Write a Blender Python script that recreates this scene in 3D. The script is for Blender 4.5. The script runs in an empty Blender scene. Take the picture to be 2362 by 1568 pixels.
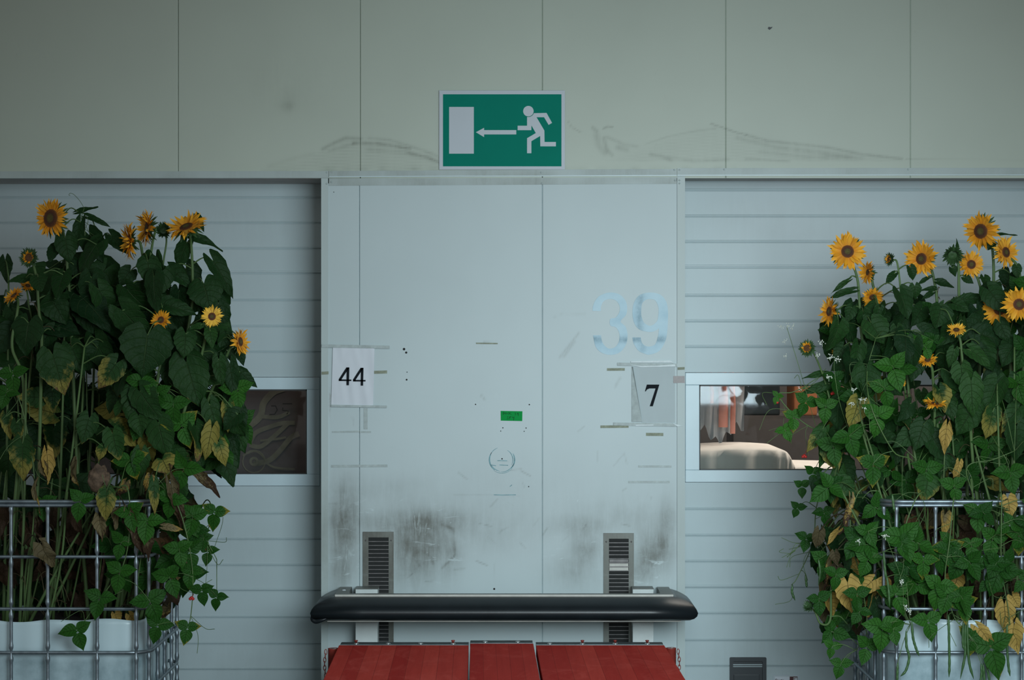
import bpy, bmesh, math, random
import numpy as np
from mathutils import Vector as V, Matrix, noise
from mathutils.geometry import tessellate_polygon

# ---------------------------------------------------------------- camera, sky, light, exposure
SC = bpy.context.scene
COL = SC.collection
CD, FP, EYE = 12.12, 85/36*2362, 1.85          # camera distance to the wall plane, focal length in px, eye height
cam = bpy.data.cameras.new('camera'); cam.lens = 85; cam.sensor_width = 36; cam.clip_end = 200
camo = bpy.data.objects.new('camera', cam); COL.objects.link(camo)
camo.location = (0, -CD, EYE); camo.rotation_euler = (math.pi/2, 0, 0)
SC.camera = camo
SC.view_settings.view_transform = 'Standard'
try: SC.view_settings.look = 'None'
except Exception: pass
SC.view_settings.gamma = 1.0
SC.view_settings.use_curve_mapping = False
SC.view_settings.exposure = 0.0

W = bpy.data.worlds.new('overcast sky'); SC.world = W; W.use_nodes = True
nt = W.node_tree; nt.nodes.clear()
wo = nt.nodes.new('ShaderNodeOutputWorld'); bg = nt.nodes.new('ShaderNodeBackground')
tc = nt.nodes.new('ShaderNodeTexCoord'); sx = nt.nodes.new('ShaderNodeSeparateXYZ'); cr = nt.nodes.new('ShaderNodeValToRGB')
nt.links.new(tc.outputs['Generated'], sx.inputs[0]); nt.links.new(sx.outputs['Z'], cr.inputs[0])
nt.links.new(cr.outputs[0], bg.inputs[0]); nt.links.new(bg.outputs[0], wo.inputs[0])
el = cr.color_ramp.elements
el[0].position = 0.0; el[0].color = (.98, .92, .84, 1); el[1].position = .6; el[1].color = (.80, .95, 1.0, 1)
bg.inputs[1].default_value = SKY_STRENGTH = .34

# daylight reaching the dock through the open side of the yard, front right
def area(name, loc, rot, sx_, sy_, power, col):
    l = bpy.data.lights.new(name, 'AREA'); l.shape = 'RECTANGLE'; l.size = sx_; l.size_y = sy_; l.energy = power; l.color = col
    o = bpy.data.objects.new(name, l); COL.objects.link(o); o.location = loc; o.rotation_euler = rot
    return o
key = area('open_yard_daylight', (1.5, -7.0, 2.3), (0, 0, 0), 2.8, 2.0, 53, (.80, .95, 1.0))
key.rotation_euler = (V((.5, 0, 1.0))-key.location).to_track_quat('-Z', 'Y').to_euler(); key.data.spread = math.radians(70)
# added fill lights, unseen, to brighten what stands behind the door panes
area('hall_fill', (2.6, 2.3, 3.4), (0, 0, 0), 2.6, 1.6, 140, (1, .86, .76))
area('hall_fill', (-1.7, .74, 3.0), (0, 0, 0), 2.0, .2, 22, (1, .86, .76))

# ---------------------------------------------------------------- helpers
R = random.Random(7)
def P(px, py, y=0.0):
    s = FP/(CD+y)
    return V(((px-1181)/s, y, EYE-(py-784)/s))
def S(y): return FP/(CD+y)                       # pixels per metre at depth y
def X(px, y=0.0): return (px-1181)/S(y)
def Z(py, y=0.0): return EYE-(py-784)/S(y)

def tag(o, label=None, cat=None, group=None, kind=None):
    if label: o['label'] = label
    if cat: o['category'] = cat
    if group: o['group'] = group
    if kind: o['kind'] = kind
    return o
def empty(name, loc, label=None, cat=None, group=None, kind=None):
    o = bpy.data.objects.new(name, None); COL.objects.link(o); o.location = loc; o.empty_display_size = .05
    return tag(o, label, cat, group, kind)
def root_of(o):
    off = V((0, 0, 0))
    while o is not None:
        off += o.location; o = o.parent
    return off

class MB:
    def __init__(s): s.v = []; s.f = []; s.uv = []; s.c = []; s.smooth = []
    def add(s, vs, fs, uv=None, c=None, smooth=True):
        n = len(s.v); s.v += [tuple(p) for p in vs]; s.f += [tuple(i+n for i in f) for f in fs]
        s.uv += (uv if uv else [(0, 0)]*len(vs))
        s.c += ([c]*len(vs) if (c is None or isinstance(c, tuple)) else c)
        s.smooth += [smooth]*len(fs)
        return s
    def box(s, a, b, bev=0.0):
        x0, x1 = sorted((a[0], b[0])); y0, y1 = sorted((a[1], b[1])); z0, z1 = sorted((a[2], b[2]))
        e = min(bev, (x1-x0)/3, (y1-y0)/3, (z1-z0)/3)
        if e <= 0:
            vs = [(x, y, z) for z in (z0, z1) for y in (y0, y1) for x in (x0, x1)]
            fs = [(0, 2, 3, 1), (4, 5, 7, 6), (0, 1, 5, 4), (2, 6, 7, 3), (0, 4, 6, 2), (1, 3, 7, 5)]
            return s.add(vs, fs, smooth=False)
        bm = bmesh.new()
        bmesh.ops.create_cube(bm, size=1)
        for v in bm.verts: v.co = V(((x0+x1)/2+v.co.x*(x1-x0), (y0+y1)/2+v.co.y*(y1-y0), (z0+z1)/2+v.co.z*(z1-z0)))
        bmesh.ops.bevel(bm, geom=bm.edges[:], offset=e, segments=2, affect='EDGES', profile=.6)
        return s.bm(bm, False)
    def bm(s, bm, smooth=True):
        bm.verts.index_update()
        s.add([v.co[:] for v in bm.verts], [tuple(v.index for v in f.verts) for f in bm.faces], smooth=smooth)
        bm.free(); return s
    def prism(s, pts, y0, y1):
        """outline [(x,z)] extruded from y0 (front) to y1"""
        pts = list(pts); n = len(pts)
        if sum(pts[i][0]*pts[(i+1) % n][1]-pts[(i+1) % n][0]*pts[i][1] for i in range(n)) < 0: pts = pts[::-1]   # counter-clockwise
        vs = [(p[0], y0, p[1]) for p in pts]+[(p[0], y1, p[1]) for p in pts]
        fs = []
        for tr in tessellate_polygon([[V((p[0], p[1], 0)) for p in pts]]):
            (ax, az), (bx, bz), (cx, cz) = (pts[q] for q in tr)
            if (bx-ax)*(cz-az)-(bz-az)*(cx-ax) < 0: tr = tr[::-1]
            fs += [tuple(tr), tuple(q+n for q in tr[::-1])]
        fs += [(i, i+n, (i+1) % n+n, (i+1) % n) for i in range(n)]
        return s.add(vs, fs, smooth=False)
    def tube(s, pts, r, k=8, c=None, caps=True, squash=None):
        pts = [V(p) for p in pts]; n = len(pts)
        rr = r if isinstance(r, (list, tuple)) else [r]*n
        vs = []; fs = []; uv = []
        t0 = (pts[1]-pts[0]).normalized()
        a = t0.cross(V((0, 0, 1)));
        if a.length < .1: a = t0.cross(V((0, 1, 0)))
        a.normalize()
        L = 0
        for i in range(n):
            t = (pts[min(i+1, n-1)]-pts[max(i-1, 0)])
            if t.length < 1e-9: t = t0.copy()
            t.normalize(); a = (a-t*a.dot(t))
            if a.length < 1e-6: a = t.orthogonal()
            a.normalize(); b = t.cross(a)
            if i: L += (pts[i]-pts[i-1]).length
            for j in range(k):
                an = 2*math.pi*j/k
                vs.append(pts[i]+(a*math.cos(an)+b*math.sin(an))*rr[i]); uv.append((j/k, L))
        for i in range(n-1):
            for j in range(k):
                j2 = (j+1) % k
                fs.append((i*k+j, i*k+j2, (i+1)*k+j2, (i+1)*k+j))
        if caps: fs += [tuple(range(k))[::-1], tuple(range((n-1)*k, n*k))]
        return s.add(vs, fs, uv, c)
    def ribbon(s, pts, w, y, closed=False):
        """flat stroke on a wall: pts [(x,z)], width w"""
        n = len(pts); vs = []; fs = []
        ww = w if isinstance(w, (list, tuple)) else [w]*n
        for i in range(n):
            p0 = V(pts[(i-1) % n] if (closed or i) else pts[0]); p1 = V(pts[(i+1) % n] if (closed or i < n-1) else pts[-1])
            t = p1-p0; t = t.normalized() if t.length > 1e-9 else V((1, 0)); nn = V((-t.y, t.x))*ww[i]/2
            vs += [(pts[i][0]+nn.x, y, pts[i][1]+nn.y), (pts[i][0]-nn.x, y, pts[i][1]-nn.y)]
        for i in range(n if closed else n-1):
            j = (i+1) % n; fs.append((2*i, 2*j, 2*j+1, 2*i+1))
        return s.add(vs, fs, smooth=False)
    def disc(s, x, z, r, y, k=20, th=0.0015):
        return s.prism([(x+r*math.cos(2*math.pi*i/k), z+r*math.sin(2*math.pi*i/k)) for i in range(k)], y-th, y)
    def revolve(s, prof, c, ax=(0, 0, 1), k=16):
        """prof [(r,h)] about axis ax through c"""
        ax = V(ax).normalized(); a = ax.orthogonal().normalized(); b = ax.cross(a); c = V(c)
        vs = []; fs = []
        for r, h in prof:
            for j in range(k):
                an = 2*math.pi*j/k; vs.append(c+ax*h+(a*math.cos(an)+b*math.sin(an))*max(r, 1e-5))
        m = len(prof)
        for i in range(m-1):
            for j in range(k):
                j2 = (j+1) % k; fs.append((i*k+j, i*k+j2, (i+1)*k+j2, (i+1)*k+j))
        fs += [tuple(range(k))[::-1], tuple(range((m-1)*k, m*k))]
        return s.add(vs, fs)
    def build(s, name, mat, parent=None, org=None, ci=None):
        if parent is not None: org = root_of(parent)
        elif org is None:
            a = np.array(s.v); org = V(((a[:, 0].min()+a[:, 0].max())/2, (a[:, 1].min()+a[:, 1].max())/2, a[:, 2].min()))
        else: org = V(org)
        me = bpy.data.meshes.new(name)
        me.from_pydata([(p[0]-org.x, p[1]-org.y, p[2]-org.z) for p in s.v], [], s.f)
        me.polygons.foreach_set('use_smooth', s.smooth)
        li = np.zeros(len(me.loops), dtype=np.int32); me.loops.foreach_get('vertex_index', li)
        u = me.uv_layers.new(name='UVMap'); u.data.foreach_set('uv', np.array(s.uv, dtype=np.float32)[li].ravel())
        if any(c is not None for c in s.c):
            at = me.color_attributes.new(name='tone', type='FLOAT_COLOR', domain='POINT')
            at.data.foreach_set('color', np.array([c if c is not None else (0, 0, 0, 0) for c in s.c], dtype=np.float32).ravel())
        me.materials.append(mat)
        o = bpy.data.objects.new(name, me); COL.objects.link(o)
        if parent is not None: o.parent = parent
        else: o.location = org
        return o

def smooth_path(pts, n=6):
    """Catmull-Rom through pts"""
    pts = [V(p) for p in pts]; q = [pts[0]*2-pts[1]]+pts+[pts[-1]*2-pts[-2]]; out = []
    for i in range(1, len(q)-2):
        for k in range(n):
            t = k/n
            out.append(.5*((2*q[i])+(q[i+1]-q[i-1])*t+(2*q[i-1]-5*q[i]+4*q[i+1]-q[i+2])*t*t+(3*q[i]-q[i-1]-3*q[i+1]+q[i+2])*t**3))
    out.append(pts[-1]); return out
def smooth2(pts, n=5): return [(p.x, p.y) for p in smooth_path([V((a, b, 0)) for a, b in pts], n)]
def inpoly(x, y, poly):
    c = False; n = len(poly); j = n-1
    for i in range(n):
        xi, yi = poly[i]; xj, yj = poly[j]
        if (yi > y) != (yj > y) and x < (xj-xi)*(y-yi)/(yj-yi)+xi: c = not c
        j = i
    return c

# ---------------------------------------------------------------- materials
def newmat(name):
    m = bpy.data.materials.new(name); m.use_nodes = True; t = m.node_tree
    return m, t, t.nodes['Principled BSDF']
def N(t, ty, **kw):
    n = t.nodes.new(ty)
    for k, v in kw.items(): setattr(n, k, v)
    return n
def mixc(t, f, a, b, mode='MIX'):
    n = t.nodes.new('ShaderNodeMix'); n.data_type = 'RGBA'; n.blend_type = mode
    for sck, val in ((0, f), (6, a), (7, b)):
        if hasattr(val, 'is_output'): t.links.new(val, n.inputs[sck])
        elif sck == 0: n.inputs[0].default_value = val
        else: n.inputs[sck].default_value = (*val, 1) if len(val) == 3 else val
    return n.outputs[2]
def mth(t, op, a, b=0.0, clamp=False):
    n = t.nodes.new('ShaderNodeMath'); n.operation = op; n.use_clamp = clamp
    for i, v in ((0, a), (1, b)):
        if hasattr(v, 'is_output'): t.links.new(v, n.inputs[i])
        else: n.inputs[i].default_value = v
    return n.outputs[0]
def ntex(t, scale, detail=4, rough=.55, sc=(1, 1, 1), rot=(0, 0, 0), coord='Object', dist=0):
    c = N(t, 'ShaderNodeTexCoord'); mp = N(t, 'ShaderNodeMapping'); n = N(t, 'ShaderNodeTexNoise')
    mp.inputs['Scale'].default_value = sc; mp.inputs['Rotation'].default_value = rot
    n.inputs['Scale'].default_value = scale; n.inputs['Detail'].default_value = detail; n.inputs['Roughness'].default_value = rough
    n.inputs['Distortion'].default_value = dist
    t.links.new(c.outputs[coord], mp.inputs[0]); t.links.new(mp.outputs[0], n.inputs[0])
    return n.outputs[0]
def ramp(t, f, stops):
    n = N(t, 'ShaderNodeValToRGB'); e = n.color_ramp.elements
    while len(e) < len(stops): e.new(.5)
    for i, (p, c) in enumerate(stops):
        e[i].position = p; e[i].color = (c, c, c, 1) if not isinstance(c, tuple) else (*c, 1)
    t.links.new(f, n.inputs[0]); return n.outputs[0]
def setc(t, b, val, sock='Base Color'):
    if hasattr(val, 'is_output'): t.links.new(val, b.inputs[sock])
    else: b.inputs[sock].default_value = (*val, 1)
def bump(t, b, h, st=.2, d=.01):
    n = N(t, 'ShaderNodeBump'); n.inputs['Strength'].default_value = st; n.inputs['Distance'].default_value = d
    t.links.new(h, n.inputs['Height']); t.links.new(n.outputs[0], b.inputs['Normal'])
def plain(name, col, rough=.5, metal=0, var=.12, scale=6, bmp=0, spec=.5, sc=(1, 1, 1)):
    m, t, b = newmat(name)
    n = ntex(t, scale, 5, sc=sc)
    c = mixc(t, ramp(t, n, [(.3, 0.0), (.7, 1.0)]), tuple(max(0, x*(1-var)) for x in col), tuple(min(1, x*(1+var)) for x in col))
    setc(t, b, c); b.inputs['Roughness'].default_value = rough; b.inputs['Metallic'].default_value = metal
    b.inputs['Specular IOR Level'].default_value = spec
    if bmp: bump(t, b, ntex(t, scale*6, 4), bmp, .004)
    return m

def dirty_panel(name, base, dirtcol, rough=.42):
    """painted sheet metal; 'tone'.r = grime laid in patches and wipe marks, .g = rubbed light scuffs, .b = rust"""
    m, t, b = newmat(name)
    at = N(t, 'ShaderNodeAttribute'); at.attribute_name = 'tone'
    sp = N(t, 'ShaderNodeSeparateColor'); t.links.new(at.outputs['Color'], sp.inputs[0])
    big = ntex(t, 1.3, 3); mott = ntex(t, 9, 6, .62); fine = ntex(t, 60, 3, .6)
    st1 = ntex(t, 26, 5, .7, sc=(1, 1, .16), dist=.6); st2 = ntex(t, 34, 4, .7, sc=(.22, 1, 1), rot=(0, .25, 0), dist=.8)
    c = mixc(t, ramp(t, big, [(.3, 0.0), (.7, 1.0)]), tuple(x*.96 for x in base), tuple(x*1.03 for x in base))
    k = mth(t, 'MULTIPLY', sp.outputs[0], mth(t, 'ADD', .35, mth(t, 'ADD', mth(t, 'MULTIPLY', ramp(t, mott, [(.3, 0.0), (.72, 1.0)]), .55), mth(t, 'MULTIPLY', ramp(t, st1, [(.35, 0.0), (.7, 1.0)]), .45))), True)
    c = mixc(t, k, c, dirtcol)
    sc1 = ramp(t, st1, [(.60, 0.0), (.68, 1.0)]); sc2 = ramp(t, st2, [(.61, 0.0), (.68, 1.0)])
    lt = mth(t, 'MULTIPLY', mth(t, 'MAXIMUM', sc1, sc2), mth(t, 'MULTIPLY', sp.outputs[1], .75), True)
    c = mixc(t, lt, c, tuple(min(1, x*1.18) for x in base))
    dk = mth(t, 'MULTIPLY', ramp(t, ntex(t, 14, 6, .75, sc=(1, 1, .5), rot=(0, .7, 0), dist=1.5), [(.66, 0.0), (.74, 1.0)]), .14)
    c = mixc(t, dk, c, dirtcol)
    c = mixc(t, mth(t, 'MULTIPLY', sp.outputs[2], ramp(t, fine, [(.35, .2), (.65, 1.0)]), True), c, (.16, .09, .05))
    setc(t, b, c); b.inputs['Roughness'].default_value = rough; b.inputs['Specular IOR Level'].default_value = .35
    bump(t, b, mth(t, 'ADD', ntex(t, 3, 2), mth(t, 'MULTIPLY', fine, .08)), .12, .01)
    return m

M = {}
M['upper'] = dirty_panel('upper_cladding_paint', (.48, .545, .475), (.17, .19, .155))
M['center'] = dirty_panel('grey_panel_paint', (.50, .595, .615), (.15, .165, .15))
M['trim'] = dirty_panel('trim_paint', (.46, .545, .545), (.15, .16, .13))
M['door'] = dirty_panel('sectional_door_paint', (.50, .60, .63), (.2, .22, .2), .38)
M['frame'] = plain('white_window_frame', (.60, .74, .80), .32, var=.03)
M['soffit'] = plain('lintel_underside_metal', (.42, .40, .385), .6, var=.15)
M['gasket'] = plain('black_rubber_gasket', (.012, .014, .014), .5)
M['dark'] = plain('dark_void', (.012, .014, .014), .8)
M['rubber'] = plain('black_rubber', (.012, .016, .019), .33, var=.15, scale=9, bmp=.04, spec=.35)
M['tray'] = plain('cream_metal_edge', (.50, .50, .46), .4, var=.12, scale=20)
M['trayg'] = plain('grey_metal_tray', (.17, .18, .165), .45, var=.15, scale=14)
M['post'] = plain('white_painted_steel', (.60, .66, .66), .4, var=.06, scale=18)
M['louver'] = plain('louvre_edge_metal', (.13, .125, .125), .4, .4, var=.3, scale=30)
M['ventframe'] = dirty_panel('vent_frame_metal', (.24, .27, .25), (.06, .06, .05))
M['galv'] = plain('galvanised_tube', (.25, .30, .335), .42, .8, var=.22, scale=30)
M['galvflat'] = plain('dark_hinge_steel', (.12, .14, .15), .4, .7, var=.25, scale=24)
M['chrome'] = plain('zinc_bolt', (.6, .62, .62), .22, 1, var=.1)
M['redp'] = plain('red_paint', (.22, .028, .02), .42, var=.2, scale=14)
M['paper'] = plain('white_paper', (.66, .71, .77), .7, var=.025, scale=8)
M['plastic_sleeve'] = plain('paper_in_clear_sleeve', (.45, .53, .55), .65, var=.03)
M['ink'] = plain('black_print', (.010, .013, .017), .7, spec=.08)
M['signw'] = plain('sign_white', (.50, .56, .62), .45, var=.02)
M['signg'] = plain('sign_green', (.002, .215, .155), .6, var=.06, scale=3, spec=.06)
M['tape'] = plain('old_clear_tape', (.38, .45, .45), .5, var=.15, scale=40)
M['tapeolive'] = plain('tape_residue', (.25, .28, .21), .7, var=.25, scale=60)
M['tapelight'] = plain('peeling_clear_tape', (.54, .62, .64), .4, var=.1, scale=50)
M['tapebrown'] = plain('brown_tape', (.07, .035, .03), .3, var=.4, scale=60)
M['teal'] = plain('teal_adhesive_ring', (.16, .33, .37), .7, var=.35, scale=60)
M['greenlabel'] = plain('green_label', (.003, .30, .06), .6, var=.05, spec=.08)
M['handle'] = plain('black_plastic', (.022, .03, .036), .4, var=.1)
M['maroon'] = plain('maroon_print', (.07, .012, .012), .5)
M['asphalt'] = plain('asphalt', (.13, .135, .14), .9, var=.2, scale=20, bmp=.3)
M['canopy'] = plain('canopy_sheet', (.24, .22, .18), .6, var=.1)
M['conc'] = plain('concrete', (.2, .21, .21), .8, var=.1)
M['soil'] = plain('dark_soil', (.018, .013, .01), .95, var=.4, scale=30, bmp=.6)
M['hallwall'] = plain('hall_wall', (.085, .075, .072), .8, var=.15, scale=2)
M['board'] = plain('brown_board', (.11, .082, .08), .6, var=.18, scale=5, sc=(.2, 1, 3))
M['chalk'] = plain('faded_chalk_paint', (.17, .15, .115), .8, var=.3, scale=10)
M['boardink'] = plain('dark_marks', (.035, .03, .03), .8)
M['whitesheet'] = plain('white_cloth', (.78, .72, .66), .7, var=.06)
M['pink'] = plain('salmon_plastic', (.72, .30, .24), .5, var=.15)
M['orange'] = plain('orange_carton', (.50, .19, .08), .6, var=.2)
M['palesheet'] = plain('pale_plastic_sheet', (.50, .53, .56), .4, var=.25, scale=5)
M['cyan'] = plain('blue_board', (.07, .32, .48), .5, var=.1)
M['pallet'] = plain('black_pallet_plastic', (.02, .022, .025), .6)

m, t, b = newmat('window_glass')         # thin pane: mostly see-through with a weak reflection
t.nodes.remove(b); tr = N(t, 'ShaderNodeBsdfTransparent'); tr.inputs[0].default_value = (.86, .9, .9, 1)
gl = N(t, 'ShaderNodeBsdfGlossy'); gl.inputs['Roughness'].default_value = .03; gl.inputs[0].default_value = (.9, .95, 1, 1)
fr = N(t, 'ShaderNodeFresnel'); fr.inputs[0].default_value = 1.35; mx = N(t, 'ShaderNodeMixShader')
t.links.new(fr.outputs[0], mx.inputs[0]); t.links.new(tr.outputs[0], mx.inputs[1]); t.links.new(gl.outputs[0], mx.inputs[2])
t.links.new(mx.outputs[0], t.nodes['Material Output'].inputs[0]); M['glass'] = m

m, t, b = newmat('translucent_tank_plastic')
n1 = ramp(t, ntex(t, 3.2, 6, .65), [(.42, 0.0), (.72, 1.0)]); n2 = ntex(t, 11, 4, sc=(1, 1, .4))
g = N(t, 'ShaderNodeTexCoord'); s3 = N(t, 'ShaderNodeSeparateXYZ'); t.links.new(g.outputs['Object'], s3.inputs[0])
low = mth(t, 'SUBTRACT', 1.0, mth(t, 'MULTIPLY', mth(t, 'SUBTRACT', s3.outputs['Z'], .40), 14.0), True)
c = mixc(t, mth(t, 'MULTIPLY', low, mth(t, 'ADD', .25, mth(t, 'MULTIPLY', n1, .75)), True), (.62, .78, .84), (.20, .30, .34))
setc(t, b, c); b.inputs['Roughness'].default_value = .3; b.inputs['Subsurface Weight'].default_value = 0
M['tank'] = m

m, t, b = newmat('mirror_blue_numeral')
n = ntex(t, 5, 5, .6, sc=(1, 1, 1.6)); c = mixc(t, ramp(t, n, [(.35, 0.0), (.5, .5), (.75, 1.0)]), (.40, .60, .71), (.55, .74, .83))
at = N(t, 'ShaderNodeAttribute'); at.attribute_name = 'tone'; sp = N(t, 'ShaderNodeSeparateColor'); t.links.new(at.outputs['Color'], sp.inputs[0])
c = mixc(t, mth(t, 'MULTIPLY', sp.outputs[0], ramp(t, ntex(t, 30, 5, .7), [(.3, .2), (.7, 1.0)]), True), c, (.13, .25, .32))
setc(t, b, c); b.inputs['Roughness'].default_value = .4; b.inputs['Specular IOR Level'].default_value = .2; M['numeral'] = m

m, t, b = newmat('red_planks')           # UV.x in plank units, UV.y along the plank
uv = N(t, 'ShaderNodeUVMap'); s3 = N(t, 'ShaderNodeSeparateXYZ'); t.links.new(uv.outputs[0], s3.inputs[0])
fl = mth(t, 'FLOOR', s3.outputs[0]); wn = N(t, 'ShaderNodeTexWhiteNoise'); wn.noise_dimensions = '1D'; t.links.new(fl, wn.inputs['W'])
frc = mth(t, 'FRACT', s3.outputs[0]); edge = mth(t, 'LESS_THAN', frc, .035)
gr = ntex(t, 30, 6, .7, sc=(1, .06, 1)); kn = ntex(t, 6, 5, .7, sc=(1, .5, 1), dist=1.2)
c = mixc(t, wn.outputs[0], (.42, .024, .018), (.60, .065, .045))
c = mixc(t, mth(t, 'MULTIPLY', ramp(t, gr, [(.35, 0.0), (.7, 1.0)]), .4), c, (.30, .016, .012))
c = mixc(t, mth(t, 'MULTIPLY', ramp(t, kn, [(.50, 0.0), (.75, 1.0)]), .5), c, (.66, .11, .085))
c = mixc(t, mth(t, 'MULTIPLY', edge, .5), c, (.14, .014, .01))
setc(t, b, c); b.inputs['Roughness'].default_value = .75; b.inputs['Specular IOR Level'].default_value = .06; bump(t, b, gr, .25, .004); M['planks'] = m

def leafmat(name, dark, light, yellow, brown, vein, veins=True):
    m, t, b = newmat(name)
    at = N(t, 'ShaderNodeAttribute'); at.attribute_name = 'tone'
    sp = N(t, 'ShaderNodeSeparateColor'); t.links.new(at.outputs['Color'], sp.inputs[0])
    uv = N(t, 'ShaderNodeUVMap'); s3 = N(t, 'ShaderNodeSeparateXYZ'); t.links.new(uv.outputs[0], s3.inputs[0])
    u = mth(t, 'ABSOLUTE', s3.outputs[0]); v = s3.outputs[1]
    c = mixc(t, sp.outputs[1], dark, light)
    nn = ntex(t, 22, 5, .7); n2 = ntex(t, 70, 3, .6)
    c = mixc(t, mth(t, 'MULTIPLY', ramp(t, nn, [(.3, 0.0), (.7, 1.0)]), .35), c, tuple(x*.6 for x in dark))
    # yellowing creeps in from the rim and tip
    rim = mth(t, 'ADD', mth(t, 'MULTIPLY', mth(t, 'POWER', u, 2.5), .16), mth(t, 'MULTIPLY', v, .62))
    ya = mth(t, 'SUBTRACT', mth(t, 'ADD', mth(t, 'ADD', rim, nn), mth(t, 'MULTIPLY', sp.outputs[0], 1.25)), 1.26)
    yk = mth(t, 'MULTIPLY', mth(t, 'MULTIPLY', ya, 5.0, True), mth(t, 'GREATER_THAN', sp.outputs[0], .01), True)
    c = mixc(t, yk, c, yellow)
    ba = mth(t, 'SUBTRACT', mth(t, 'ADD', mth(t, 'ADD', rim, n2), mth(t, 'MULTIPLY', sp.outputs[2], 1.5)), 1.42)
    c = mixc(t, mth(t, 'MULTIPLY', mth(t, 'MULTIPLY', ba, 6.0, True), mth(t, 'GREATER_THAN', sp.outputs[2], .01), True), c, brown)
    if veins:
        mid = mth(t, 'SUBTRACT', 1.0, mth(t, 'MULTIPLY', u, 26.0), True)
        ph = mth(t, 'FRACT', mth(t, 'MULTIPLY', mth(t, 'SUBTRACT', v, mth(t, 'MULTIPLY', u, .30)), 6.0))
        sd = mth(t, 'SUBTRACT', 1.0, mth(t, 'MULTIPLY', mth(t, 'ABSOLUTE', mth(t, 'SUBTRACT', ph, .5)), 14.0), True)
        vk = mth(t, 'MAXIMUM', mid, mth(t, 'MULTIPLY', sd, .42))
        c = mixc(t, mth(t, 'MULTIPLY', vk, .6), c, vein)
        bump(t, b, mth(t, 'SUBTRACT', mth(t, 'ADD', mth(t, 'MULTIPLY', nn, 1.1), mth(t, 'MULTIPLY', n2, .3)), vk), .85, .008)
    setc(t, b, c); b.inputs['Roughness'].default_value = .5; b.inputs['Specular IOR Level'].default_value = .16
    tl = N(t, 'ShaderNodeBsdfTranslucent'); ms = N(t, 'ShaderNodeMixShader'); ms.inputs[0].default_value = .18
    t.links.new(mixc(t, 1.0, c, (1.3, 1.25, .5), 'MULTIPLY'), tl.inputs[0])
    t.links.new(b.outputs[0], ms.inputs[1]); t.links.new(tl.outputs[0], ms.inputs[2]); t.links.new(ms.outputs[0], t.nodes['Material Output'].inputs[0])
    return m
M['sunleaf'] = leafmat('sunflower_leaf', (.009, .034, .011), (.032, .100, .022), (.25, .22, .05), (.14, .08, .04), (.12, .20, .09))
M['beanleaf'] = leafmat('bean_leaf', (.011, .062, .008), (.040, .160, .018), (.27, .22, .03), (.17, .10, .04), (.06, .14, .035))
M['dryleaf'] = leafmat('withered_leaf', (.06, .05, .03), (.25, .20, .10), (.46, .31, .085), (.06, .035, .022), (.20, .18, .10))
M['stem'] = plain('green_stem', (.085, .15, .050), .5, var=.3, scale=8, spec=.3, sc=(1, 1, .3))
M['drystem'] = plain('dry_stem', (.13, .12, .06), .7, var=.4, scale=10, sc=(1, 1, .3))
M['vine'] = plain('vine_stem', (.075, .14, .040), .5, var=.3, scale=12)
M['sepal'] = plain('green_sepals', (.035, .085, .026), .55, var=.3, scale=40)
M['pod'] = plain('bean_pod_green', (.045, .115, .035), .4, var=.2, scale=30)
M['buck'] = plain('white_blossom', (.62, .66, .58), .6, var=.2, scale=200)
M['redflower'] = plain('red_blossom', (.45, .02, .015), .5, var=.2)
M['drybrown'] = plain('dried_flower_head', (.13, .085, .055), .8, var=.5, scale=40, bmp=.8)

m, t, b = newmat('sunflower_petals')
at = N(t, 'ShaderNodeAttribute'); at.attribute_name = 'tone'; sp = N(t, 'ShaderNodeSeparateColor'); t.links.new(at.outputs['Color'], sp.inputs[0])
uv = N(t, 'ShaderNodeUVMap'); s3 = N(t, 'ShaderNodeSeparateXYZ'); t.links.new(uv.outputs[0], s3.inputs[0])
c = mixc(t, mth(t, 'POWER', s3.outputs[1], .7), (.60, .15, .004), (.90, .42, .02))
c = mixc(t, mth(t, 'MULTIPLY', sp.outputs[0], .7), c, (.95, .66, .10))
c = mixc(t, mth(t, 'MULTIPLY', sp.outputs[1], .45), c, (.30, .09, .005))
setc(t, b, c); b.inputs['Roughness'].default_value = .55; b.inputs['Specular IOR Level'].default_value = .2; M['petal'] = m
m, t, b = newmat('sunflower_disc')
uv = N(t, 'ShaderNodeUVMap'); s3 = N(t, 'ShaderNodeSeparateXYZ'); t.links.new(uv.outputs[0], s3.inputs[0])
vo = N(t, 'ShaderNodeTexVoronoi'); tcn = N(t, 'ShaderNodeTexCoord'); t.links.new(tcn.outputs['Object'], vo.inputs[0]); vo.inputs['Scale'].default_value = 330
at = N(t, 'ShaderNodeAttribute'); at.attribute_name = 'tone'; sp = N(t, 'ShaderNodeSeparateColor'); t.links.new(at.outputs['Color'], sp.inputs[0])
c = ramp(t, s3.outputs[0], [(0.0, (.13, .12, .02)), (.36, (.12, .09, .015)), (.55, (.085, .026, .008)), (.85, (.15, .042, .008)), (1.0, (.38, .15, .012))])
c = mixc(t, sp.outputs[0], c, (.13, .05, .008))
c = mixc(t, ramp(t, vo.outputs['Distance'], [(0.1, 0.0), (.7, .6)]), c, (.012, .006, .003))
setc(t, b, c); b.inputs['Roughness'].default_value = .8; bump(t, b, vo.outputs['Distance'], -.6, .002); M['disc'] = m
# ---------------------------------------------------------------- the setting
def struct(o): o['kind'] = 'structure'; return o
YR = .45                                          # depth of the side recesses
mb = MB(); mb.box((-9, -30, -.1), (9, 7, 0)); struct(mb.build('floor', M['asphalt'], org=(0, -10, 0)))
mb = MB(); mb.box((-7, -3.4, 4.35), (7, 0, 4.45)); struct(mb.build('ceiling', M['canopy'], org=(0, -1, 4.35)))   # inferred canopy over the docks, unseen, added to darken the wall top

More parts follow.
